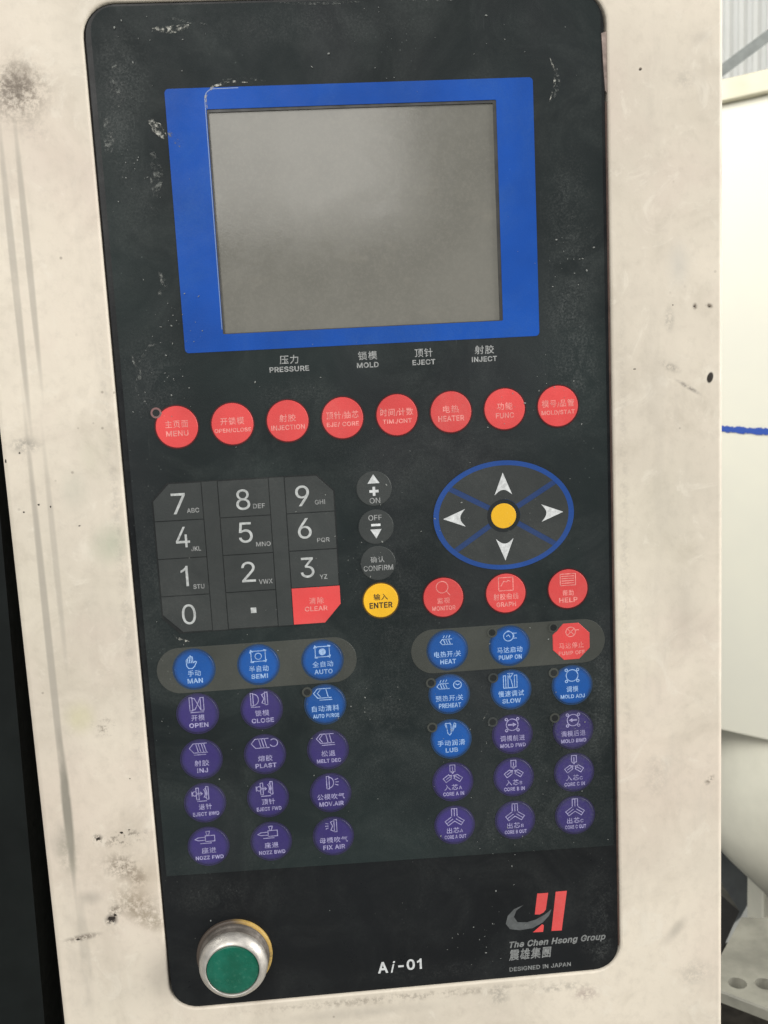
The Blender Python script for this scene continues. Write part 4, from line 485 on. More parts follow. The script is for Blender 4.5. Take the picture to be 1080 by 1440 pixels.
def _glyph(ch, bold):
    if (ch, bold) in _fontcache: return _fontcache[(ch, bold)]
    cs = [[tuple(float(v) / 1000 for v in p.split(',')) for p in c.split(' ')] for c in GLYPH[ch][1].split('|')]
    cs = [c for c in cs if len(c) > 2 and abs(_area(c)) > 1e-6]
    sg = 1 if _area(max(cs, key=lambda c: abs(_area(c)))) > 0 else -1
    fat = []
    for c in cs:
        q = [c[0]]
        for p in c[1:]:
            if math.hypot(p[0] - q[-1][0], p[1] - q[-1][1]) > 0.0085: q.append(p)
        n = len(q); o = []
        if n < 3: continue
        for i in range(n):
            a, b, d = Vector(q[i - 1]), Vector(q[i]), Vector(q[(i + 1) % n])
            u, w = (b - a).normalized(), (d - b).normalized(); m = Vector((u.y + w.y, -u.x - w.x)) * sg
            k = min(1.0 / max(m.length ** 2 / 2, 0.3), 2.0)
            o.append((b.x + m.x * k * bold, b.y + m.y * k * bold))
        fat.append(o)
    pts = [Vector(p) for c in fat for p in c]; ed = []; b = 0
    for c in fat: ed += [(b + i, b + (i + 1) % len(c)) for i in range(len(c))]; b += len(c)
    r = delaunay_2d_cdt(pts, ed, [], 0, 1e-6); vv = [(v.x, v.y) for v in r[0]]; F = []
    for f in r[2]:
        x = sum(vv[i][0] for i in f) / 3; y = sum(vv[i][1] for i in f) / 3
        if _wind(x, y, fat): F.append(tuple(f))
    used = sorted({i for f in F for i in f}); ix = {k: i for i, k in enumerate(used)}
    _fontcache[(ch, bold)] = ([vv[i] for i in used], [tuple(ix[i] for i in f) for f in F]); return _fontcache[(ch, bold)]
def glyphs(body, bold=0.0, shear=0.0, space=1.0):
    """-> flat vertices (x, y) and triangles of a line of lettering"""
    V = []; F = []; X = 0.0
    for ch in body:
        if ch == ' ': X += 0.24; continue
        vv, ff = _glyph(ch, bold); b = len(V)
        V += [(x + X + y * shear, y) for x, y in vv]
        for t in ff:
            p, q, r = (vv[k] for k in t)
            if (q[0] - p[0]) * (r[1] - p[1]) - (r[0] - p[0]) * (q[1] - p[1]) < 0: t = t[::-1]
            F.append(tuple(b + k for k in t))
        X += (1.06 if GLYPH[ch][0] == 900 else GLYPH[ch][0] / 1000) * space + bold * 1.2
    return V, F
def textgeo(lines, h):
    """lines: (text, cx, cy, width, height, bold, shear) in mm -> geometry of flat lettering at height h"""
    V = []; F = []
    for ln in lines:
        t, cx, cy, w, hh = ln[:5]; bold = ln[5] if len(ln) > 5 else 0.0; sh = ln[6] if len(ln) > 6 else 0.0
        vs, fs = glyphs(t, bold, sh)
        x0 = min(v[0] for v in vs); x1 = max(v[0] for v in vs); y0 = min(v[1] for v in vs); y1 = max(v[1] for v in vs)
        b = len(V); sx = w / max(x1 - x0, 1e-6); sy = hh / max(y1 - y0, 1e-6)
        V += [P(cx + (x - (x0 + x1) / 2) * sx, cy + (y - (y0 + y1) / 2) * sy, h) for x, y in vs]
        F += [tuple(b + i for i in f) for f in fs]
    return V, F
def strokes(lines, wd, h):
    """polylines (points, closed) drawn with a pen of width wd; an entry ('fill', pts) is a filled outline"""
    V = []; F = []
    for pts, closed in lines:
        if pts == 'fill':
            b = len(V); V += [P(x, y, h) for x, y in closed]; F.append(tuple(range(b, b + len(closed)))); continue
        seq = list(pts) + ([pts[0]] if closed else [])
        for i in range(len(seq) - 1):
            a = Vector(seq[i]); c = Vector(seq[i + 1]); d = (c - a)
            if d.length < 1e-6: continue
            d.normalize(); nrm = Vector((-d.y, d.x)) * (wd / 2); e = d * (wd * 0.35)
            b = len(V)
            V += [P(p.x, p.y, h + 0.0012 * (i % 3)) for p in (a - e + nrm, a - e - nrm, c + e - nrm, c + e + nrm)]
            F.append((b, b + 1, b + 2, b + 3))
    return V, F
def arc(cx, cy, r, a0, a1, n=12, ry=None):
    ry = ry or r
    return [(cx + r * math.cos(math.radians(a0 + (a1 - a0) * i / n)), cy + ry * math.sin(math.radians(a0 + (a1 - a0) * i / n))) for i in range(n + 1)]
def join(*gs):
    V = []; F = []
    for v, f in gs:
        b = len(V); V += v; F += [tuple(b + i for i in q) for q in f]
    return V, F

# ------------------------------------------------------------------ control cabinet: cream front plate with the cut-out
PROUD = 1.2
def fc(x, y, h=PROUD):   # plate front lies PROUD mm before the keypad's plane; outline as measured on that plane
    k = 1 - h / 409.2; return (54.74 + (x - 54.74) * k, 23.17 + (y - 23.17) * k)
cab = thing('control_cabinet', 'cream painted steel machine cabinet, dirty and stained, framing the black control panel', 'cabinet', (0.09, 0.08, 0.85))
inner = [fc(*p) for p in rrect(-23.4, 180.1, -257.4, 162.0, 12.5, 8)]
NI = len(inner)
XL, XR, YB, YT = -70.0, 227.0, -430.0, 330.0
def outer_for(inn, x0, x1, y0, y1, r):
    k = 8; return rrect(x0, x1, y0, y1, r, k)
R = 2.1
loops = []
# back of the lip -> lip inside -> chamfered lip -> front face -> rounded outer edge -> side
def off(pts, d):
    n = len(pts); out = []
    for i in range(n):
        a, b, c = pts[i - 1], pts[i], pts[(i + 1) % n]
        t = Vector((c[0] - a[0], c[1] - a[1])).normalized(); out.append((b[0] + t.y * d, b[1] - t.x * d))
    return out
loops.append(([(x, y) for x, y in inner], -3.2)); loops.append((inner, PROUD - 0.95))
loops.append((off(inner, 0.13), PROUD - 0.47)); loops.append((off(inner, 0.42), PROUD - 0.16)); loops.append((off(inner, 0.95), PROUD))
for a in (0, 18, 36, 54, 72, 90):
    s_ = math.sin(math.radians(a)); c_ = math.cos(math.radians(a))
    loops.append((rrect(XL + R * (1 - s_), XR - R * (1 - s_), YB + R * (1 - s_), YT - R * (1 - s_), 3.0, 8), PROUD - R * (1 - c_)))
loops.append((rrect(XL, XR, YB, YT, 3.0, 8), -160.0))
vs = []; fs = []
for pts, h in loops: vs += [P(x, y, h) for x, y in pts]
for r in range(len(loops) - 1):
    for i in range(NI):
        j = (i + 1) % NI; fs.append((r * NI + i, (r + 1) * NI + i, (r + 1) * NI + j, r * NI + j))
me = mesh('front_plate', vs, fs, M['cream'])
for p in me.polygons:
    r = p.index // NI
    p.use_smooth = r in (1, 2, 3, 5, 6, 7, 8, 9)
LOC = Vector((0, 0, Z0)) - cab.location
put('front_plate', me, cab, LOC)
v, f = plate(rrect(XL + 1, XR - 1, YB + 1, YT - 1, 3, 4), -30, -3.3)
put('backing_plate', mesh('backing_plate', v, f, M['recess']), cab, LOC)
# bare brown metal exposed along the right side of the cut-out
v, f = plate([(178.95, -246), (179.95, -246), (179.95, 120), (178.95, 120)], -3.2, -0.7, 0.1)
put('bare_metal_edge', mesh('bare_metal_edge', v, f, M['brown']), cab, LOC, 'brown bare metal showing along the right side of the cut-out')
# small paint chips
def chip(x, y, rx, ry, seed):
    rnd = random.Random(seed); pts = []
    for i in range(11):
        a = 2 * PI * i / 11; k = rnd.uniform(0.55, 1.1); pts.append(fc(x + rx * k * math.cos(a), y + ry * k * math.sin(a)))
    return plate(pts, PROUD - 0.05, PROUD + 0.02)
chips = [(221.3, 8.2, 0.95, 1.8), (-47.6, -174, 1.0, 0.8), (-45.2, -211, 1.6, 1.2), (-43.6, -209.6, 0.9, 0.7), (-60.2, -219.4, 1.0, 0.5), (-37.5, -172, 0.8, 0.5),
         (193.2, 131.5, 0.6, 0.4), (215, 38, 0.4, 0.5), (221.5, 37.6, 0.6, 0.3), (-63.2, -7, 0.5, 0.5), (-57.8, -28.4, 0.5, 0.5), (-53.2, -29.5, 0.4, 0.5),
         (-42.5, -38, 0.6, 0.3), (-34.2, -171, 0.7, 0.3), (-69.0, -10, 0.4, 0.9), (-64, -31, 0.5, 0.4), (189.6, 13.6, 0.8, 0.3), (-31.8, -148, 0.3, 0.3), (206, 39, 0.4, 0.3)]
for i, c in enumerate(chips):
    v, f = chip(*c, i); put('paint_chip', mesh('paint_chip', v, f, M['ink_black']), cab, LOC)

# ------------------------------------------------------------------ control panel: the membrane keypad
pan = thing('machine_control_keypad', 'black membrane keypad with grey screen, number pad and rows of round coloured keys', 'control panel', (0.078, 0, Z0 - 0.048))
PO = Vector((0, 0, Z0)) - pan.location
def part(name, geo, mat, x=0, y=0, parent=None, label=None, kind=None, smooth=False):
    """geometry given in mm relative to (x, y)"""
    me = mesh(name, geo[0], geo[1], mat, smooth)
    loc = Vector(P(x, y)) + (PO if parent is None else Vector((0, 0, 0)))
    return put(name, me, parent or pan, loc, label, kind)

OX0, OX1, OY0, OY1 = -22.3, 178.7, -256.9, 161.2
# base film, with the screen opening left free
o1 = rrect(OX0, OX1, OY0, OY1, 11.5, 8); i1 = rrect(21.25, 134.9, 36.0, 122.0, 0.5, 8)
vs, fs = ringband(o1, i1, -1.3, -0.25)
part('base_sheet', (vs, fs), M['lower'], label='glossy black lower sheet of the panel')
# keypad film ends in a straight step above the name plate
k1 = rrect(OX0 + 2.1, OX1 - 1.2, -195.0, OY1 - 0.8, 9, 8)
for i in range(len(k1)):
    x, y = k1[i]
    if y < -185: k1[i] = ((OX0 + 2.1) if x < 78 else (OX1 - 1.2), -193.5 - (x + 20) * 0.018)
vs, fs = ringband(k1, i1, -0.25, 0.0)
part('keypad_sheet', (vs, fs), M['keypad'], label='dusty grained charcoal keypad film')
# blue display border and the screen
vs, fs = ringband(rrect(5.7, 149.8, 29.2, 130.0, 1.6, 8), i1, 0.0, 0.14)
part('display_border', (vs, fs), M['blue_frame'], label='blue printed border round the screen')
vs, fs = ringband(rrect(21.25, 134.9, 36.0, 122.0, 0.5, 8), rrect(21.9, 133.7, 36.3, 120.9, 0.5, 8), -1.3, -0.2)
part('display_lip', (vs, fs), M['recess'])
v, f = plate(rrect(20.5, 135.5, 35.4, 122.8, 0.5, 4), -3.0, -0.9)
part('display_screen', (v, f), M['lcd'], label='blank grey screen glass')

def lettering(key, lines, h, mat, name='lettering'):
    v, f = textgeo(lines, h); return part(name, (v, f), M[mat], 0, 0, key)
KH = 0.30
def disc_geo(r, h1, n=48, h0=0.02): return plate(circ(0, 0, r, n=n), h0, h1, 0.22)
def round_key(x, y, kind, cjk, lat, icon=None, r=8.47, ink=None, shape=None, iconw=0.36):
    """cjk / lat: (text, dx, dy, width, height) inside the key"""
    word = lat[0] if lat else ''
    col = {'tile': 'grey'}.get(kind, kind)
    pts = shape or circ(0, 0, r)
    k = part('key', plate(pts, 0.03, KH, 0.22), M[kind], x, y, label='%s %s key reading %s' % (col, 'octagonal' if shape else 'round', word))
    if kind + '_rim' in M and not shape:
        part('rim', ringband(circ(0, 0, r + 0.55), circ(0, 0, r), 0.03, 0.13), M[kind + '_rim'], 0, 0, k)
    ink = ink or {'red': 'ink_pink', 'blue': 'ink_sky', 'purple': 'ink_lav', 'yellow': 'ink_black', 'tile': 'ink_grey'}[kind]
    ls = []
    if cjk: ls.append(cjk + (0.012,))
    if lat: ls.append(lat + (0.020 if kind == 'red' else 0.026,))
    lettering(k, ls, KH + 0.03, ink)
    if icon:
        v, f = strokes(icon, iconw, KH + 0.03); part('symbol', (v, f), M[ink], 0, 0, k)
    return k

# labels under the screen
for cj, la, x, w1, w2 in (('压力', 'PRESSURE', 46.9, 7.6, 16.0), ('锁模', 'MOLD', 78.8, 7.8, 8.9), ('顶针', 'EJECT', 101.8, 7.4, 9.4), ('射胶', 'INJECT', 126.8, 8.0, 10.4)):
    part('printed_label', textgeo([(cj, x, 24.7, w1, 3.5, 0.01), (la, x - 0.1, 20.9, w2, 2.15, 0.022)], 0.03), M['ink_grey'], label='white printed word ' + la)

# red function row
row = [('主页面', 'MENU', 9.2, 9.0, 2.3), ('开锁模', 'OPEN/CLOSE', 9.6, 14.8, 1.9), ('射胶', 'INJECTION', 6.8, 13.6, 2.1), ('顶针/抽芯', 'EJE/ CORE', 13.2, 13.2, 2.1),
       ('时间/计数', 'TIM./CNT', 13.6, 12.0, 2.1), ('电热', 'HEATER', 6.6, 10.8, 2.3), ('功能', 'FUNC', 6.6, 7.6, 2.3), ('模号/品管', 'MOLD/STAT', 13.6, 14.0, 2.1)]
for i, (cj, la, wc, wl, hl) in enumerate(row):
    round_key(i * 22.4, 0, 'red', (cj, 0, 1.2, wc, 3.1), (la, 0, -2.6, wl, hl))

# number pad
NX = [-12.2, 7.9, 14.5, 35.3, 41.8, 61.8]; NY = [-22.9, -38.3, -54.1, -69.9, -85.6]
CH = 6.8
v, f = plate([(-12.6 + CH, -86.0), (55.0, -86.0), (62.2, -78.5), (62.2, -29.6), (55.2, -22.5), (-12.6 + CH, -22.5), (-12.6, -29.6), (-12.6, -79.0)], 0.0, 0.10)
part('number_pad_base', (v, f), M['tile_gap'])
for a, b in ((1, 2), (3, 4)):
    part('pad_strip', plate([(NX[a] + .18, NY[4]), (NX[b] - .18, NY[4]), (NX[b] - .18, NY[0]), (NX[a] + .18, NY[0])], 0.1, 0.24, 0.05), M['tile'])
digits = [('7', 'ABC', -1.9, -31.3, 3.8, -34.4, 5.0), ('8', 'DEF', 24.4, -31.2, 30.8, -34.2, 4.9), ('9', 'GHI', 48.8, -31.1, 55.9, -34.1, 4.2),
          ('4', 'JKL', -1.3, -45.3, 3.8, -50.4, 4.0), ('5', 'MNO', 24.5, -45.0, 31.5, -50.2, 6.0), ('6', 'PQR', 48.9, -44.8, 56.4, -50.1, 5.2),
          ('1', 'STU', -1.8, -61.7, 3.7, -66.4, 4.6), ('2', 'VWX', 24.5, -61.6, 31.4, -66.1, 5.7), ('3', 'YZ', 49.0, -61.4, 55.5, -65.7, 3.2),
          ('0', '', -1.3, -78.0, 0, 0, 0), ('.', '', 25.5, -78.1, 0, 0, 0)]
for i, (d, sub, dx, dy, sx, sy, sw) in enumerate(digits):
    c_, r_ = i % 3, i // 3
    x0, x1 = NX[2 * c_] + .18, NX[2 * c_ + 1] - .18; y1, y0 = NY[r_] - .18, NY[r_ + 1] + .18
    pts = [(x0, y0), (x1, y0), (x1, y1), (x0, y1)]
    if d == '7': pts = [(x0, y0), (x1, y0), (x1, y1), (x0 + CH, y1), (x0, y1 - CH)]
    if d == '9': pts = [(x0, y0), (x1, y0), (x1, y1 - CH), (x1 - CH, y1), (x0, y1)]
    if d == '0': pts = [(x0 + CH + 1, y0), (x1, y0), (x1, y1), (x0, y1), (x0, y0 + CH + 1)]
    cx, cy = (x0 + x1) / 2, (y0 + y1) / 2
    k = part('number_key', plate([(x - cx, y - cy) for x, y in pts], 0.1, 0.26, 0.08), M['tile'], cx, cy, label='grey number key marked ' + (d if d != '.' else 'with a decimal point'))
    if d == '.': g = ([P(25.5 - cx + a, -78.1 - cy + b, .3) for a, b in ((-1.15, -1.15), (1.15, -1.15), (1.15, 1.15), (-1.15, 1.15))], [(0, 1, 2, 3)])
    else: g = textgeo([(d, dx - cx, dy - cy, 3.0 if d == '1' else 5.7, 8.6, 0.0)], 0.30)
    part('numeral', g, M['ink_num'], 0, 0, k)
    if sub: part('lettering', textgeo([(sub, sx - cx, sy - cy, sw, 1.95, 0.012)], 0.30), M['ink_grey'], 0, 0, k)
x0, x1, y1, y0 = NX[4] + .1, NX[5] + .2, NY[3] - .1, NY[4] + .1; cx, cy = (x0 + x1) / 2, (y0 + y1) / 2
k = part('number_key', plate([(x - cx, y - cy) for x, y in [(x0, y0), (x1 - 7, y0), (x1, y0 + 7.7), (x1, y1), (x0, y1)]], 0.1, 0.27, 0.08), M['red'], cx, cy, label='red key reading CLEAR with a cut corner')
lettering(k, [('清除', 0, 2.0, 6.2, 2.9, .01), ('CLEAR', -0.3, -1.4, 9.6, 2.1, .02)], 0.31, 'ink_pink')

# grey + / - / confirm keys and the yellow enter key
k = part('key', plate(circ(0, 0, 7.35), 0.02, 0.26, 0.2), M['tile'], 78.6, -29.9, label='grey round key with up triangle, plus and ON')
part('symbol', join(strokes([('fill', [(-2.6, 2.2), (2.4, 2.2), (-0.1, 6.0)]), ('fill', [(-2.0, -1.65), (1.8, -1.65), (1.8, -.55), (-2.0, -.55)])], 1, .29),
                    strokes([('fill', [(-.65, -3.0), (.45, -3.0), (.45, .8), (-.65, .8)])], 1, .292)), M['ink_white'], 0, 0, k)
lettering(k, [('ON', 0.1, -5.0, 4.4, 2.3, .005)], .29, 'ink_grey')
k = part('key', plate(circ(0, 0, 7.35), 0.02, 0.26, 0.2), M['tile'], 78.6, -46.0, label='grey round key with OFF, minus and down triangle')
part('symbol', strokes([('fill', [(-2.5, -1.0), (2.2, -1.0), (-.1, -4.9)]), ('fill', [(-2.0, .3), (1.9, .3), (1.9, 1.3), (-2.0, 1.3)])], 1, .29), M['ink_white'], 0, 0, k)
lettering(k, [('OFF', -0.2, 3.9, 5.6, 2.3, .005)], .29, 'ink_grey')
k = part('key', plate(circ(0, 0, 7.35), 0.02, 0.24, 0.2), M['tile'], 78.7, -61.5, label='grey round key reading CONFIRM')
lettering(k, [('确认', -0.2, 1.6, 5.8, 2.6, .008), ('CONFIRM', 0, -2.0, 12.4, 2.3, .008)], .27, 'ink_grey')
round_key(79.0, -77.6, 'yellow', ('输入', 0, 1.6, 6.0, 2.8), ('ENTER', 0, -2.0, 9.8, 2.5), r=7.35)

# direction pad
cx, cy, A, B = 132.7, -44.5, 29.9, 23.2
dp = part('direction_pad', plate(circ(0, 0, A, B, 96), 0.01, 0.16, 0.1), M['spoke'], cx, cy, label='elliptical direction pad ringed in blue')
part('pad_rim', ringband(circ(0, 0, A, B, 96), circ(0, 0, A - 2.3, B - 2.0, 96), 0.1, 0.22), M['ring_blue'], 0, 0, dp)
spd = [(math.atan2(cy_ * 1.0, cx_)) for cx_, cy_ in ((22.6, 13.4), (-22.6, 12.6), (-20.6, -13.6), (22.6, -14.2))]
spd = [a % (2 * PI) for a in spd]          # right-up, left-up, left-down, right-down
def sector(a0, a1, ra, rb, gap, r_in):
    n = 22; pts = []
    dl = lambda a: ra * rb / math.hypot(rb * math.cos(a), ra * math.sin(a))
    for i in range(n + 1):
        a = a0 + (a1 - a0) * i / n
        g0 = gap / dl(a)
        a_ = min(max(a, a0 + g0), a1 - g0); r = dl(a_); pts.append((r * math.cos(a_), r * math.sin(a_)))
    gi = gap / r_in
    for i in range(9):
        a = a1 - gi + ((a0 + gi) - (a1 - gi)) * i / 8; pts.append((r_in * math.cos(a), r_in * math.sin(a)))
    out = [pts[0]]
    for p in pts[1:]:
        if (p[0] - out[-1][0]) ** 2 + (p[1] - out[-1][1]) ** 2 > 1e-4: out.append(p)
    return out
secs = [('up', spd[0], spd[1]), ('left', spd[1], spd[2]), ('down', spd[2], spd[3]), ('right', spd[3], spd[0] + 2 * PI)]
def arrowhead(dirn):
    # tip, two barbs and a hollow rounded back, all facing away from the centre
    L_, hw, back = (9.4, 3.75, 0)
    base = {'up': 8.7, 'down': 9.9, 'left': 16.4, 'right': 15.9}[dirn]
    pts = [(base, -hw), (base + L_, 0), (base, hw)]
    for i in range(1, 8):
        t = i / 8; pts.append((base + 2.2 * math.sin(PI * t), hw * (1 - 2 * t)))
    a = {'right': 0, 'up': PI / 2, 'left': PI, 'down': -PI / 2}[dirn]
    return [(x * math.cos(a) - y * math.sin(a), x * math.sin(a) + y * math.cos(a)) for x, y in pts]
for dn, a0, a1 in secs:
    k = part('arrow_key', plate(sector(a0, a1, A - 2.3, B - 2.0, 1.15, 6.9), 0.1, 0.24), M['tile'], cx, cy, label='dark grey %s key of the direction pad' % dn)
    g = strokes([('fill', arrowhead(dn))], 1, .28); part('arrow', g, M['ink_white'], 0, 0, k)
part('centre_disc', plate(circ(0, 0, 7.0), 0.1, 0.25), M['keypad'], 132.5, -44.7)
part('key', plate(circ(0, 0, 5.35, n=40), 0.2, 0.42, 0.2), M['yellow'], 132.5, -44.7, label='small plain yellow key in the middle of the direction pad')

# monitor, graph, help
circle = lambda x, y, r, n=20: (circ(x, y, r, n=n), True)
round_key(105.6, -78.1, 'red', ('监视', 0, -1.3, 5.4, 2.5), ('MONITOR', 0, -4.6, 10.0, 2.0), [circle(-0.4, 4.5, 2.5), ([(1.3, 2.8), (2.8, 0.9)], False)], r=8.5)
round_key(132.4, -78.1, 'red', ('射胶曲线', 0, -1.4, 10.8, 2.9), ('GRAPH', 0, -4.8, 8.4, 2.1), [([(-3, 1.2), (3.2, 1.2), (3.2, 6.9), (-3, 6.9)], True), ([(-2, 3.3), (-.8, 5.3), (.4, 4.9), (1.0, 5.6), (2, 5.2)], False)], r=8.5)
round_key(159.3, -78.0, 'red', ('帮助', 0, -1.7, 4.8, 2.6), ('HELP', 0, -4.8, 8.0, 2.2), [([(-3.3, 1.6), (3.3, 1.6), (3.3, 6.6), (-3.3, 6.6)], True), ([(-2.6, 5.6), (2.6, 5.6)], False), ([(-2.6, 4.6), (2.6, 4.6)], False), ([(-2.6, 3.6), (2.6, 3.6)], False), ([(-2.6, 2.6), (2.6, 2.6)], False)], r=8.5, ink='ink_pink')

# grey bands behind the mode keys
part('key_band', plate(rrect(-16.6, 67.4, -112.0, -92.2, 9.8, 12), 0.0, 0.10, 0.1), M['pill'], label='grey band behind three blue keys, left side')
part('key_band', plate(rrect(90.8, 175.0, -111.2, -91.8, 9.6, 12), 0.0, 0.10, 0.1), M['pill'], label='grey band behind three keys, right side')

lx = [-1.07 + 27.01 * i for i in range(3)]; rx = [106.38 + 26.91 * i for i in range(3)]
ly = [-101.8, -121.4, -141.65, -161.35, -181.4]; ry = [y + 0.5 for y in ly]
rect = lambda x0, x1, y0, y1: ([(x0, y0), (x1, y0), (x1, y1), (x0, y1)], True)
line = lambda *p: (list(p), False)
dot4 = lambda s, r, cy_: [circle(sx * s, cy_ + sy * s, r, 8) for sx in (-1, 1) for sy in (-1, 1)]
hand = [line((-3.0, 4.2), (-2.9, 1.6), (-2.2, .5), (-.6, .4), (.4, 1.4), (1.3, 3.2), (.7, 3.5), (-.2, 2.7)), line((-.2, 2.7), (-.3, 4.9)), line((-3.0, 4.2), (-2.4, 4.6), (-2.3, 2.8)),
        line((-2.4, 4.6), (-1.9, 5.4), (-1.6, 5.2), (-1.6, 2.9)), line((-1.6, 5.2), (-1.2, 6.0), (-.9, 5.6), (-.9, 2.9)), line((-.9, 5.4), (-.4, 5.5), (-.3, 4.9))]
def frame_icon(solid):
    g = [rect(-2.9, 3.1, 1.5, 6.0), line((-3.4, 5.4), (-2.9, 6.5), (-2.2, 5.6)), line((2.5, 6.4), (3.5, 6.2), (3.1, 5.4)), line((3.5, 2.1), (3.1, 1.1), (2.4, 1.8)), line((-2.0, 1.1), (-3.1, 1.2), (-2.9, 2.0))]
    g += [('fill', circ(.1, 3.7, 1.5, n=16))] if solid else [circle(.1, 3.7, 1.35, 14)]
    return g
i_open = [rect(-3.1, -1.9, 1.5, 7.3), rect(1.5, 2.8, 1.5, 7.1), line((-1.8, 6.9), (-1.0, 6.9), (.3, 4.3), (-1.0, 1.9), (-1.8, 1.9)), line((1.4, 6.9), (.2, 4.3), (1.4, 1.9)), line((-2.8, .75), (2.6, .75))]
i_close = [rect(-4.4, -3.4, 1.7, 7.2), (arc(-3.3, 4.4, 2.2, 90, -90, 10, 2.5), False), rect(1.6, 2.7, 1.9, 7.4), line((1.5, 7.0), (.3, 6.4), (1.2, 4.6), (.3, 2.8), (1.5, 2.2)), line((-4.3, 1.1), (-.7, 1.1))]
barrel = [line((2.6, 7.1), (-3.0, 7.1), (-4.7, 5.1), (-3.0, 3.0), (2.8, 3.0))]
i_inj = barrel + [line((-1.9, 7), (-1.0, 3.1)), line((-.9, 7), (.1, 3.1)), line((.4, 7), (1.3, 3.1)), line((1.4, 7), (2.4, 3.1)), line((-2.9, 2.1), (2.0, 2.1))]
i_plast = [([(x - .8, y) for x, y in p], c) for p, c in barrel + [line((-1.5, 7), (-.6, 3.1)), line((-.3, 7), (.6, 3.1)), line((.9, 7), (1.8, 3.1))]] + [(arc(4.0, 5.0, 1.7, 130, -150, 12), False)]
i_melt = barrel + [line((-2.2, 6.6), (-3.4, 5.1), (-2.2, 3.5)), line((-.6, 7), (.2, 3.1)), line((.9, 7), (1.7, 3.1)), line((-2.4, 2.1), (3.0, 2.1))]
i_purge = barrel + [line((-1.8, 6.6), (-3.1, 5.1), (-1.8, 3.5)), line((.6, 7), (1.5, 3.1)), line((-2.2, 2.1), (3.0, 2.1))]
def i_eject(dx): return [([(x + dx, y) for x, y in p], c) for p, c in [rect(-2.6, -1.5, 1.6, 6.9), circle(-3.2, 4.4, 1.0, 12), line((-4.4, 3.4), (-4.4, 5.4)), line((-2.5, 4.3), (0, 4.3)), line((-.8, 5.0), (0, 4.3), (-.8, 3.6)),
                       (arc(-1.6, 4.3, 2.8, 38, -38, 8), False), rect(1.6, 2.6, 1.6, 7.3), (arc(-.9, 4.4, 2.9, 45, -45, 8), False), line((-2.4, .9), (1.6, .9))]]
i_movair = [rect(-1.5, -.4, 1.9, 7.6), (arc(-.4, 4.7, 1.9, 85, -85, 10, 2.4), False), line((2.2, 5.9), (3.4, 6.3)), line((2.3, 4.8), (3.6, 4.8)), line((2.2, 3.8), (3.4, 3.3))]
i_fixair = [rect(.6, 1.7, 2.0, 7.6), line((.5, 7.2), (-.9, 6.6), (-.1, 4.8), (-.9, 2.9), (.5, 2.3)), line((-2.0, 5.9), (-3.0, 6.2)), line((-2.0, 4.9), (-3.2, 4.9)), line((-2.0, 4.0), (-3.0, 3.6))]
i_nozz = [rect(-1.1, 2.9, 2.4, 5.0), line((-1.2, 4.4), (-4.2, 4.3), (-5.6, 3.6), (-4.2, 3.0), (-1.2, 3.0)), line((-.8, 7.0), (.9, 7.0), (.4, 5.2)), line((-.8, 7.0), (-.2, 5.2)), line((-3.3, 1.6), (1.4, 1.6))]
heatb = lambda dx: [([(x + dx, y) for x, y in p], c) for p, c in [line((2.0, 4.9), (-2.0, 4.9), (-3.0, 3.7), (-2.0, 2.6), (2.3, 2.6)), line((-1.6, 4.8), (-.8, 2.7)), line((-.5, 4.8), (.3, 2.7)), line((.6, 4.8), (1.4, 2.7)),
                    line((-1.6, 5.6), (-1.1, 6.5)), line((-.4, 5.6), (.1, 6.5)), line((.8, 5.6), (1.3, 6.5))]]
i_pump = [circle(-.4, 4.3, 2.1, 18), line((1.4, 5.5), (3.1, 5.5)), line((1.4, 3.3), (3.1, 3.3)), line((1.9, 4.9), (1.9, 3.8)), line((-1.2, 4.3), (-.4, 4.9), (.3, 3.9)), line((-.9, 6.6), (0, 6.6))]
i_pumpoff = [circle(-.2, 4.3, 2.1, 18), line((-1.4, 5.5), (1.1, 3.1)), line((-1.4, 3.1), (1.1, 5.5)), line((2.0, 5.0), (3.3, 5.0))]
i_slow = [line((-3.2, 1.2), (-3.2, 6.4), (-2.2, 6.4), (-2.2, 1.2)), line((-1.2, 1.2), (-1.2, 6.4), (.2, 4.3), (.8, 1.2)), line((1.6, 1.2), (1.6, 6.4), (2.7, 6.4), (2.7, 1.2)), line((-1.3, 7.3), (1.1, 7.3)), line((-.6, 7.5), (-.4, 5.4), (.8, 6.9)), line((-3.2, .9), (2.7, .9))]
i_adj = [circle(0, 4.4, 2.6, 22)] + dot4(2.5, .55, 4.4)
def i_arr(s): return i_adj + [('fill', [(s * 1.9, 4.4), (s * .3, 3.5), (s * .3, 4.05), (-s * 1.8, 4.05), (-s * 1.8, 4.75), (s * .3, 4.75), (s * .3, 5.3)][::int(s)])]
i_lub = [line((-2.4, 6.6), (-2.2, 7.2), (-.1, 7.2), (-.1, 6.4)), line((-2.4, 6.6), (-1.6, 4.6)), line((-1.9, 6.6), (-1.3, 2.6), (-.5, 1.9), (.1, 2.6), (.2, 6.6)), line((.2, 3.0), (1.6, 7.2), (2.3, 6.8), (2.1, 5.2)), line((.9, 3.6), (1.9, 6.2))]
def tri(ix):
    out = []
    for a in (0, 125, 235):
        c_, s_ = math.cos(math.radians(a)), math.sin(math.radians(a)); T = lambda x, y: (x * c_ - y * s_, x * s_ + y * c_ + 3.4)
        if ix: segs = [([(-1.1, 1.4), (-1.1, 4.4), (1.1, 4.4), (1.1, 1.4)], True), ([(0, 3.6), (0, .5)], False), ([(-.5, 1.2), (0, .5), (.5, 1.2)], False)]
        else: segs = [([(-1.2, .9), (-1.2, 4.3), (1.2, 4.3), (1.2, .9)], False), ([(0, 4.2), (0, .9)], False)]
        out += [([T(*q) for q in p], cl) for p, cl in segs]
    return out
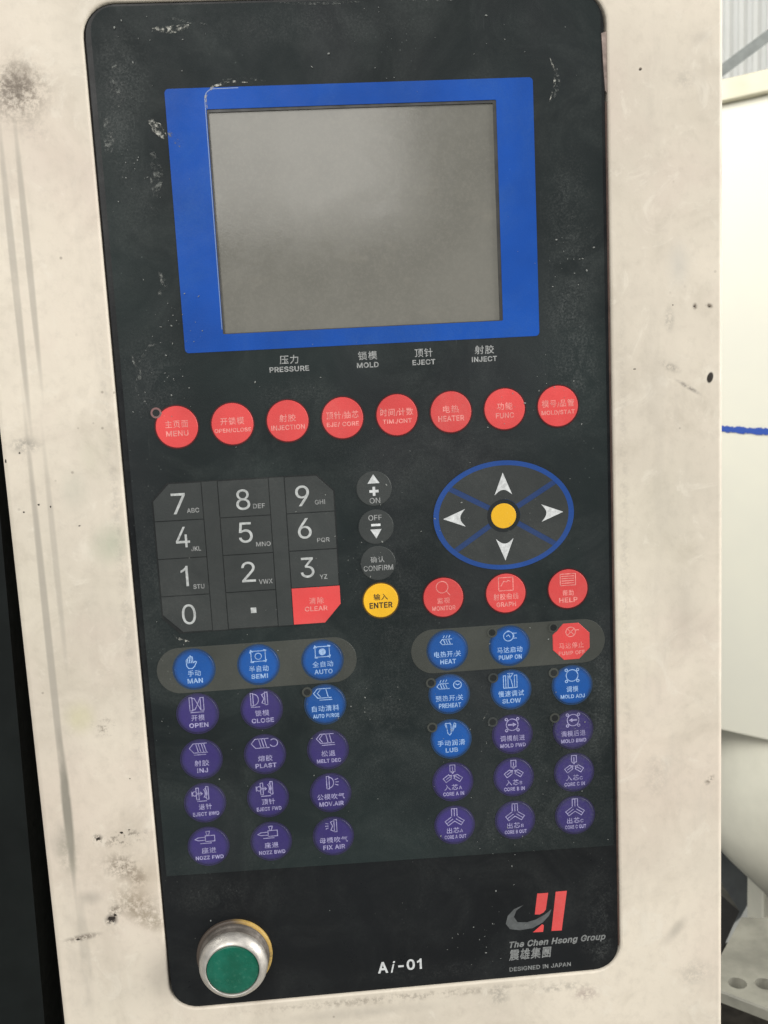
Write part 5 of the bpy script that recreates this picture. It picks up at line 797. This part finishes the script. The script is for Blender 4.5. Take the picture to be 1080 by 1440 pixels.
oct_ = circ(0, 0, 8.75, n=8, a0=PI / 8)
L_ = [[('blue', '手动', 'MAN', 5.4, 6.4, hand), ('blue', '半自动', 'SEMI', 8.2, 7.0, frame_icon(False)), ('blue', '全自动', 'AUTO', 8.8, 7.8, frame_icon(True))],
      [('purple', '开模', 'OPEN', 5.6, 8.1, i_open), ('purple', '锁模', 'CLOSE', 6.0, 9.4, i_close), ('blue', '自动清料', 'AUTO PURGE', 11.6, 11.2, i_purge)],
      [('purple', '射胶', 'INJ', 6.2, 4.6, i_inj), ('purple', '熔胶', 'PLAST', 6.2, 9.0, i_plast), ('purple', '松退', 'MELT DEC', 6.0, 10.4, i_melt)],
      [('purple', '退针', 'EJECT BWD', 5.6, 11.2, i_eject(-.8)), ('purple', '顶针', 'EJECT FWD', 5.6, 10.6, i_eject(-.4)), ('purple', '公模吹气', 'MOV.AIR', 11.8, 10.6, i_movair)],
      [('purple', '座进', 'NOZZ FWD', 6.2, 12.0, i_nozz), ('purple', '座退', 'NOZZ BWD', 6.0, 11.4, i_nozz), ('purple', '母模吹气', 'FIX AIR', 12.2, 9.6, i_fixair)]]
R_ = [[('blue', '电热开/关', 'HEAT', 11.6, 6.8, heatb(0)), ('blue', '马达启动', 'PUMP ON', 11.0, 10.0, i_pump), ('red', '马达停止', 'PUMP OFF', 10.8, 11.4, i_pumpoff)],
      [('blue', '预热开/关', 'PREHEAT', 12.0, 9.6, heatb(-2.2) + [circle(3.7, 4.0, 1.7, 14), line((2.9, 4.5), (3.7, 3.9), (4.5, 4.3))]), ('blue', '慢速调试', 'SLOW', 11.2, 8.2, i_slow), ('blue', '调模', 'MOLD ADJ', 5.2, 10.6, i_adj)],
      [('blue', '手动润滑', 'LUB', 12.0, 5.4, i_lub), ('purple', '调模前进', 'MOLD FWD', 10.8, 11.2, i_arr(1)), ('purple', '调模后退', 'MOLD BWD', 10.8, 11.2, i_arr(-1))],
      [('purple', '入芯A', 'CORE A IN', 7.8, 9.2, tri(1)), ('purple', '入芯B', 'CORE B IN', 7.2, 9.2, tri(1)), ('purple', '入芯C', 'CORE C IN', 7.4, 9.2, tri(1))],
      [('purple', '出芯A', 'CORE A OUT', 7.2, 9.6, tri(0)), ('purple', '出芯B', 'CORE B OUT', 7.4, 9.8, tri(0)), ('purple', '出芯C', 'CORE C OUT', 7.4, 9.4, tri(0))]]
for side, xs, ys, tab in (('l', lx, ly, L_), ('r', rx, ry, R_)):
    for j in range(5):
        for i in range(3):
            kd, cj, la, wc, wl, ic = tab[j][i]
            wide = len(la) > 7
            low = -5.0 if not la.startswith('CORE') else -5.4
            round_key(xs[i], ys[j], kd, (cj, 0, -1.7 if not la.startswith('CORE') else -2.4, wc, 2.7), (la, 0.1, low, wl, 1.75 if wide else 2.05), ic, shape=oct_ if la == 'PUMP OFF' else None,
                      ink='ink_pink' if kd == 'red' else None)

# small embossed lamp windows beside some keys
for x, y, m in ((-7.8, 6.1, 'ink_pink_dim'), (45.6, -115.4, 'pill'), (98.7, -115.3, 'pill'), (125.7, -115.1, 'tile'), (152.2, -114.8, 'pill'), (98.4, -135.3, 'pill'), (124.8, -134.9, 'tile'), (152.2, -135.2, 'pill'), (125.9, -94.9, 'pill'), (152.6, -94.6, 'pill')):
    mm = {'ink_pink_dim': 'red_ring'}.get(m, m)
    if mm == 'red_ring' and 'red_ring' not in M: M['red_ring'] = film('rose_grey_print', (0.19, 0.10, 0.10), 0.3)
    g = part('indicator_window', ringband(circ(0, 0, 2.2, n=24), circ(0, 0, 1.45, n=24), 0.0, 0.34), M[mm], x, y)
    part('window_face', plate(circ(0, 0, 1.45, n=24), 0.0, 0.32), M['tile_gap'], 0, 0, g)

# name plate area
part('model_lettering', textgeo([('A', 71.4, -246.0, 4.6, 5.4, .022), ('-01', 83.6, -245.8, 10.6, 5.2, .022)], -0.2), M['ink_white'], label='white lettering Ai-01')
part('model_lettering', textgeo([('i', 75.9, -246.1, 2.1, 5.5, .008, .28)], -0.2), M['ink_white'])
red_bars = [('fill', [(148.3, -235.6), (153.0, -235.8), (155.8, -216.8), (150.7, -216.8)]),
            ('fill', [(140.9, -226.9), (143.2, -227.1), (144.9, -226.3), (146.0, -225.0), (147.3, -217.0), (142.3, -216.9)]),
            ('fill', [(139.8, -235.5), (144.5, -235.7), (144.9, -232.6), (144.2, -231.9)])]
lg = part('logo', strokes(red_bars, 1, -0.2), M['red'], label='red slanted bars of the emblem with a grey swoosh')
sw = [(135.9, -221.8), (132.6, -224.2), (131.4, -227.2), (133.0, -229.9), (137.2, -230.3), (141.2, -229.4), (145.4, -227.4), (148.6, -225.0), (147.4, -228.0), (144.6, -231.0), (139.8, -233.4), (134.0, -233.9), (129.4, -232.9), (127.6, -230.2), (128.6, -226.4), (131.6, -223.4)]
part('swoosh', strokes([('fill', sw[::-1])], 1, -0.17), simple('swoosh_grey', (0.085, 0.092, 0.095), .5, var=.2, vscale=300), 0, 0, lg)
part('maker_lettering', textgeo([('The Chen Hsong Group', 151.0, -241.0, 44.2, 3.9, .03, .25)], -0.2), M['ink_dim'], label='grey italic company name')
part('maker_lettering', textgeo([('震雄集團', 138.3, -245.7, 19.6, 5.6, .02, .15)], -0.2), M['ink_dim'], label='grey Chinese company name')
part('origin_lettering', textgeo([('DESIGNED IN JAPAN', 142.7, -252.7, 28.2, 2.1, .02)], -0.2), M['ink_dim'], label='small grey words DESIGNED IN JAPAN')

# peeled strip at the top right of the cut-out
part('peeled_strip', plate([(177.7, 145.6), (178.5, 129.6), (178.9, 124.0), (179.6, 123.0), (179.7, 146.2)], -0.25, 0.35, 0.05), simple('pinkish_tape', (0.30, 0.235, 0.21), .7, var=.3, vscale=220), label='pinkish grey torn strip at the upper right edge')

# scuffs: thin worn patches where the film is rubbed white
def brush(pts, w, seed, h=0.22):
    rnd = random.Random(seed); up = []; dn = []
    n = len(pts)
    # resample
    seq = []
    for i in range(n - 1):
        for t in range(5):
            seq.append((pts[i][0] + (pts[i + 1][0] - pts[i][0]) * t / 5, pts[i][1] + (pts[i + 1][1] - pts[i][1]) * t / 5))
    seq.append(pts[-1]); m = len(seq); V = []; F = []
    for i, (x, y) in enumerate(seq):
        a = seq[max(i - 1, 0)]; b = seq[min(i + 1, m - 1)]; d = Vector((b[0] - a[0], b[1] - a[1])).normalized()
        ww = w * math.sin(PI * (i + .35) / (m + .0)) ** 0.6 * rnd.uniform(.7, 1.1) / 2
        V += [P(x - d.y * ww, y + d.x * ww, h), P(x + d.y * ww, y - d.x * ww, h)]
        if i: b_ = 2 * i; F.append((b_ - 2, b_ - 1, b_ + 1, b_))
    return V, F
for i, (pts, w, mt) in enumerate([([(3, 151.8), (10, 151.4), (17, 152.6)], 3.0, 'scuff'), ([(9, 156), (17, 154), (24, 153)], 1.2, 'scuff_faint'),
        ([(-0.8, 119), (2.0, 115.5), (4.6, 112.0)], 4.2, 'scuff'), ([(5.6, 114.6), (8.2, 111.6), (10.2, 108.6)], 2.4, 'scuff_faint'), ([(-1.2, 108), (0.5, 100), (-1, 90)], 5, 'scuff_faint'),
        ([(156.9, 137.0), (158.9, 131.5), (158.4, 126), (156.2, 120.4)], 0.9, 'scuff'), ([(159.6, 133.0), (160.2, 127), (158.2, 122)], 1.6, 'scuff_faint'),
        ([(21.6, 122.2), (21.2, 126.6), (24.2, 130.2), (30.6, 132.0), (38, 131.4)], 1.1, 'scuff'), ([(28, 132.6), (36, 133.0), (46, 131.6)], 0.9, 'scuff_faint'),
        ([(-14, 134), (-12, 128), (-14, 122)], 4.5, 'scuff_faint'), ([(-17.5, 120), (-16.8, 114), (-17.6, 106)], 5, 'scuff_faint'), ([(-13.0, 141), (-12.4, 138)], 2.6, 'scuff_faint'),
        ([(52, 160.0), (66, 159.4), (84, 159.6)], 1.2, 'scuff_faint'), ([(98, 160), (120, 159.3)], .9, 'scuff_faint'), ([(-15, 24), (-8, 33), (-2, 34)], 1.1, 'scuff_faint'), ([(-15.5, 30), (-13, 22), (-15, 15)], 2.0, 'scuff_faint'),
        ([(-9, -86), (-5, -89), (-2, -89.6)], 1.2, 'scuff'), ([(-2, 62), (0, 57), (-3, 52)], 3, 'scuff_faint'), ([(120.5, -134), (122.3, -131.0), (123.0, -129.4)], 0.6, 'scuff')]):
    part('scuff_mark', brush(pts, w, i, 0.24 if pts[0][1] > -100 else 0.05), M[mt])

# embossed edge of the clear window over the screen
part('window_edge', strokes([([(21.0, 38), (20.9, 122)] + arc(24.6, 125.8, 3.7, 180, 90, 8) + [(34, 129.6)], False)], 0.28, 0.17), simple('pale_blue_edge', (0.16, 0.24, 0.42), .35), label='thin pale edge of the clear window')

# loose grit and lint too small to count
rnd = random.Random(11); V = []; F = []
hot = [(-5, 15, 14), (60, 12, 45), (150, 5, 20), (165, 60, 12), (65, -60, 15), (110, -145, 16), (130, -190, 20), (116, -235, 14), (0, 150, 20), (100, 145, 50), (-10, 100, 10), (80, -50, 60), (0, 40, 15), (75, -120, 10)]
for i in range(400):
    if rnd.random() < .7: a = rnd.choice(hot); x, y = rnd.gauss(a[0], a[2] * .6), rnd.gauss(a[1], a[2] * .5)
    else: x, y = rnd.uniform(-18, 175), rnd.uniform(-250, 158)
    if not (-18 < x < 176 and -253 < y < 158): continue
    if 19 < x < 137 and 34 < y < 124: continue
    s_ = rnd.choice((.12, .16, .2, .28, .4)) * rnd.uniform(.6, 1.1); el = rnd.uniform(.35, 1); a = rnd.uniform(0, PI); b = len(V); h = .46
    if y < -196: h = .02
    for q in range(5):
        t = 2 * PI * q / 5; px_, py_ = s_ * math.cos(t) * 1.3, s_ * el * math.sin(t)
        V.append(P(x + px_ * math.cos(a) - py_ * math.sin(a), y + px_ * math.sin(a) + py_ * math.cos(a), h))
    V.append(P(x, y, h + s_ * .4))
    for q in range(5): F.append((b + q, b + (q + 1) % 5, b + 5))
part('grit', (V, F), M['speck'], kind='stuff')

# ------------------------------------------------------------------ green push button
pb = thing('push_button', 'green round push button with silver metal bezel at the bottom left of the black panel', 'push button', (0.0064, 0, Z0 - 0.2330))
def bp(name, prof, mat, label=None, n=72):
    v, f = lathe(prof, n); me = mesh(name, v, f, M[mat], True)
    return put(name, me, pb, (0, 0, 0), label)
bp('gasket', [(16.6, -1.0), (16.6, 0.9), (16.3, 1.3), (15.4, 1.4), (14.0, 1.4)], 'brass', 'yellowed ring under the bezel')
bp('collar', [(15.4, 1.0), (15.3, 2.4), (14.7, 2.9), (14.35, 3.1), (14.35, 6.6), (14.0, 6.8)], 'collar')
bp('bezel', [(14.2, 6.3), (14.7, 6.6), (14.85, 7.2), (14.75, 8.4), (14.5, 9.2), (14.0, 10.1), (13.2, 11.1), (12.5, 11.8), (12.0, 12.1), (11.6, 12.15), (11.35, 11.9), (11.3, 9.6)], 'chrome', 'worn silver bezel')
pr = [(11.2, 9.8), (11.18, 11.35), (11.0, 11.7)] + [(10.9 * math.cos(math.radians(a)), 11.7 + 0.75 * math.sin(math.radians(a))) for a in range(8, 90, 8)] + [(0.02, 12.46)]
bp('lens', pr, 'green', 'dull dark green button face')

# ------------------------------------------------------------------ setting: floor and things beyond the cabinet
v, f = [(-30, -30, 0), (30, -30, 0), (30, 30, 0), (-30, 30, 0)], [(0, 1, 2, 3)]
put('floor', mesh('floor', v, f, M['concrete']), None, (0, 0, 0), 'pale concrete workshop floor', 'structure')

# dark door to the left
dd = thing('cabinet_door', 'dark green-black machine door just left of the cream cabinet, in shade', 'door', (-0.30, 0.06, 0.75))
def lbox(name, c, s, mat, par, ax=None, label=None, bev=0.0):
    v, f = box(Vector(c) - par.location, s, ax); me = mesh(name, v, f, M[mat]); o = put(name, me, par, (0, 0, 0), label)
    if bev:
        b = o.modifiers.new('bevel', 'BEVEL'); b.width = bev; b.segments = 3; b.limit_method = 'ANGLE'
    return o
v = [(-0.090, 0.055, 1.30), (-0.0985, 0.055, 0.90), (-0.5, 0.055, 0.90), (-0.5, 0.055, 1.6), (-0.0835, 0.055, 1.6)]
vs = [Vector(p) - dd.location for p in v] + [Vector((p[0], 0.085, p[2])) - dd.location for p in v]
fs = [(0, 4, 3, 2, 1), (5, 6, 7, 8, 9)] + [(i, (i + 1) % 5, (i + 1) % 5 + 5, i + 5) for i in range(5)]
put('door_leaf', mesh('door_leaf', vs, fs, M['black_door']), dd)
lbox('gap_shade_backing', (-0.30, 0.11, 1.2), (0.46, 0.05, 1.0), 'black', dd)  # black box added behind the leaf as the shade in the gap

# machine guard: cream cover whose face runs away to the left
U = Vector((-0.68393, 0.72954, 0)); Nn = Vector((-U.y, U.x, 0))     # Nn points to the viewer's left-front
if Nn.dot(Vector((0, -1, 0))) < 0: Nn = -Nn
P0 = Vector((0.5157, 0.6846, 0))
gd = thing('machine_guard', 'tall cream sheet metal machine guard with a blue marker line, beyond the cabinet', 'machine guard', (0.62, 0.70, 0.868))
body_c = P0 - U * 0.15 - Nn * 0.30; body_c.z = (0.868 + 1.597) / 2
lbox('body', body_c, (1.1, 0.60, 1.597 - 0.868), 'guard', gd, tuple(U), bev=0.003)
fl = P0 - U * 0.15 + Nn * 0.004; fl.z = 1.5865
lbox('top_flange', fl, (1.104, 0.016, 0.0225), 'guard_flange', gd, tuple(U), 'darker folded flange along the top of the guard', bev=0.002)
# hand drawn blue line
V = []; F = []; rnd = random.Random(3); K = 46
for i in range(K + 1):
    t = 0.012 - 0.10 * i / K; c = P0 + U * t + Nn * 0.0012; z = 1.2262 + (0.012 - t) * (-0.055) + rnd.uniform(-.0006, .0006); w = 0.0034 + rnd.uniform(-.0008, .0008)
    V += [c + Vector((0, 0, z + w)) - gd.location, c + Vector((0, 0, z - w)) - gd.location]
    if i: F.append((2 * i - 2, 2 * i - 1, 2 * i + 1, 2 * i))
put('marker_line', mesh('marker_line', V, F, M['marker']), gd, (0, 0, 0), 'blue marker pen line drawn across the guard')
for t in (-0.006, -0.042):
    c = P0 + U * t - Nn * 0.004 - gd.location; n = 10
    vs = [(c.x + .0028 * math.cos(2 * PI * i / n), c.y + .0028 * math.sin(2 * PI * i / n), z - gd.location.z) for z in (1.5970, 1.6005) for i in range(n)]
    put('screw_head', mesh('screw_head', vs, [tuple(range(n, 2 * n))] + [(i, (i + 1) % n, (i + 1) % n + n, i + n) for i in range(n)], M['oily']), gd)

# hopper: grey-cream cone under the guard
def vlathe(prof, n, mat, name, label=None, par=None, cat=None, loc=None):
    vs = []; fs = []
    for r, z in prof:
        for i in range(n): a = 2 * PI * i / n; vs.append((r * math.cos(a), r * math.sin(a), z))
    for k in range(len(prof) - 1):
        for i in range(n): j = (i + 1) % n; fs.append((k * n + i, k * n + j, (k + 1) * n + j, (k + 1) * n + i))
    return mesh(name, vs, fs, mat, True)
hp = thing('feed_hopper', 'grey-cream tapering hopper under the machine guard, darker towards its lower side', 'hopper', (0.755, 0.77, 0.5984))
me = vlathe([(0.224, 0.275), (0.229, 0.22), (0.231, 0.176), (0.227, 0.132), (0.2175, 0.097), (0.2008, 0.066), (0.156, 0.0176), (0.132, -0.0044), (0.088, -0.044), (0.07, -0.12)], 72, M['hopper'], 'cone')
put('cone', me, hp)
sp = thing('machine_post', 'short cream square post below the hopper at the right edge of the photo', 'post', (0.672, 0.86, 0.0))
lbox('post_body', (0.672, 0.86, 0.29), (0.07, 0.05, 0.58), 'hopper', sp, bev=0.003)
lbox('foot_plate', (0.672, 0.855, 0.478), (0.09, 0.07, 0.010), 'hopper', sp, bev=0.002)
# slate panel: leaning plate behind the bracket
def prism(name, pts, thick, mat, label, cat):
    o = thing(name, label, cat, pts[0]); n = len(pts)
    vs = [Vector(p) - o.location for p in pts] + [Vector(p) + Vector((0.01, thick, 0)) - o.location for p in pts]
    fs = [tuple(range(n)), tuple(range(2 * n - 1, n - 1, -1))] + [(i, (i + 1) % n, (i + 1) % n + n, i + n) for i in range(n)]
    put('plate', mesh('plate', vs, fs, M[mat]), o); return o
prism('side_panel', [(0.45, 0.93, 0.70), (0.62, 0.93, 0.62), (0.690, 0.93, 0.548), (0.648, 0.93, 0.471), (0.45, 0.93, 0.30)], 0.03, 'slate', 'slate blue machine panel seen through the gap under the hopper', 'machine panel')
prism('motor_block', [(0.36, 0.55, 0.84), (0.4785, 0.55, 0.72), (0.36, 0.55, 0.45)], 0.12, 'black', 'black wedge shaped motor block above the perforated bracket', 'motor')
# bracket with round holes
bk = thing('mounting_bracket', 'grey painted flat bracket with round holes below the hopper, bottom right', 'bracket', (0.40, 0.35, 0.795))
a0 = Vector((0.359, 0.314, 0)); e1 = Vector((0.386 - 0.359, 0.287 - 0.314, 0)).normalized(); e2 = Vector((-e1.y, e1.x, 0))
if e2.y < 0: e2 = -e2
holes = [(0.0068, 0.017, 0.0076), (0.0247, 0.0290, 0.0076), (0.0427, 0.017, 0.0076)]
# top face with holes: strips of cells, each cell holding one hole
vs = []; fs = []
zt, zb = 0.800, 0.790
def bpnt(u, w, z): q = a0 + e1 * u + e2 * w; return Vector((q.x, q.y, z)) - bk.location
cells = [(-0.08, -0.0025), (-0.0025, 0.016), (0.016, 0.034), (0.034, 0.052), (0.052, 0.20)]; W0, W1 = 0.0, 0.042
for ci, (u0, u1) in enumerate(cells):
    if 1 <= ci <= 3:
        hu, hw, hr = holes[ci - 1]; n = 24; b = len(vs)
        angs = sorted([2 * PI * i / 20 for i in range(20)] + [math.atan2(q - hw, p_ - hu) % (2 * PI) for p_ in (u0, u1) for q in (W0, W1)]); n = len(angs)
        for a in angs:
            ca, sa = math.cos(a), math.sin(a)
            tx = ((u1 - hu) if ca > 0 else (u0 - hu)) / ca if abs(ca) > 1e-6 else 9; ty = ((W1 - hw) if sa > 0 else (W0 - hw)) / sa if abs(sa) > 1e-6 else 9
            t = min(abs(tx), abs(ty)); vs.append(bpnt(hu + ca * t, hw + sa * t, zt))
        for a in angs: vs.append(bpnt(hu + hr * math.cos(a), hw + hr * math.sin(a), zt))
        for a in angs: vs.append(bpnt(hu + hr * math.cos(a), hw + hr * math.sin(a), zb))
        for i in range(n):
            j = (i + 1) % n; fs += [(b + i, b + j, b + n + j, b + n + i), (b + n + i, b + n + j, b + 2 * n + j, b + 2 * n + i)]
    else:
        b = len(vs); vs += [bpnt(u0, W0, zt), bpnt(u1, W0, zt), bpnt(u1, W1, zt), bpnt(u0, W1, zt)]; fs.append((b, b + 1, b + 2, b + 3))
b = len(vs); vs += [bpnt(-0.0185, W1, zt), bpnt(0.2, W1, zt)] + [Vector(q) - bk.location for q in ((0.62, 0.378, zt), (0.420, 0.413, zt))]; fs.append(tuple(b + i for i in range(4)))
b = len(vs); vs += [bpnt(-0.08, W0, zt), bpnt(0.2, W0, zt), bpnt(0.2, W0 - .0012, zt - .0015), bpnt(-0.08, W0 - .0012, zt - .0015), bpnt(0.2, W0 - .0012, zb), bpnt(-0.08, W0 - .0012, zb)]
fs += [(b, b + 3, b + 2, b + 1), (b + 3, b + 5, b + 4, b + 2)]
put('plate', mesh('plate', vs, fs, M['bracket']), bk)
lb = thing('moulding_machine', 'dark oily brown machine base under the grey bracket, bottom right corner', 'machine base', (0.55, 0.6, 0.0))
lbox('bed', (0.62, 0.73, 0.225), (0.9, 0.36, 0.45), 'oily', lb, None, bev=0.01)

# far wall of corrugated sheet with ribs, and a brace
cw = thing('corrugated_wall', 'white corrugated metal wall far behind, top right corner', 'wall', (3, 4.0, 0))
V = []; F = []; x = -3.0; k = 0; pitch = 0.062
while x < 3.0:
    for dx, dy in ((0, 0), (.018, 0), (.031, -.014), (.049, -.014)):
        V += [(x + dx, dy, 0), (x + dx, dy, 6)]
    x += pitch
for i in range(len(V) // 2 - 1): F.append((2 * i, 2 * i + 2, 2 * i + 3, 2 * i + 1))
put('sheet', mesh('sheet', V, F, M['sheet']), cw)
br = thing('steel_brace', 'grey diagonal steel brace crossing the corrugated wall, top right', 'steel brace', (1.65, 3.2, 2.32))
d = Vector((1.738 - 1.573, 0, 2.3775 - 2.2685)).normalized(); nrm = Vector((-d.z, 0, d.x)); hw = 0.0185
vs = []
for s0 in (-1.4, 1.6):
    for a, b in ((-hw, 0), (hw, 0), (hw, .05), (-hw, .05)): vs.append(Vector((1.6555 - 1.65, 0, 0.003)) + d * s0 + nrm * a + Vector((0, b, 0)))
put('bar', mesh('bar', vs, [(0, 1, 2, 3), (7, 6, 5, 4), (0, 4, 5, 1), (1, 5, 6, 2), (2, 6, 7, 3), (3, 7, 4, 0)], M['steel']), br)
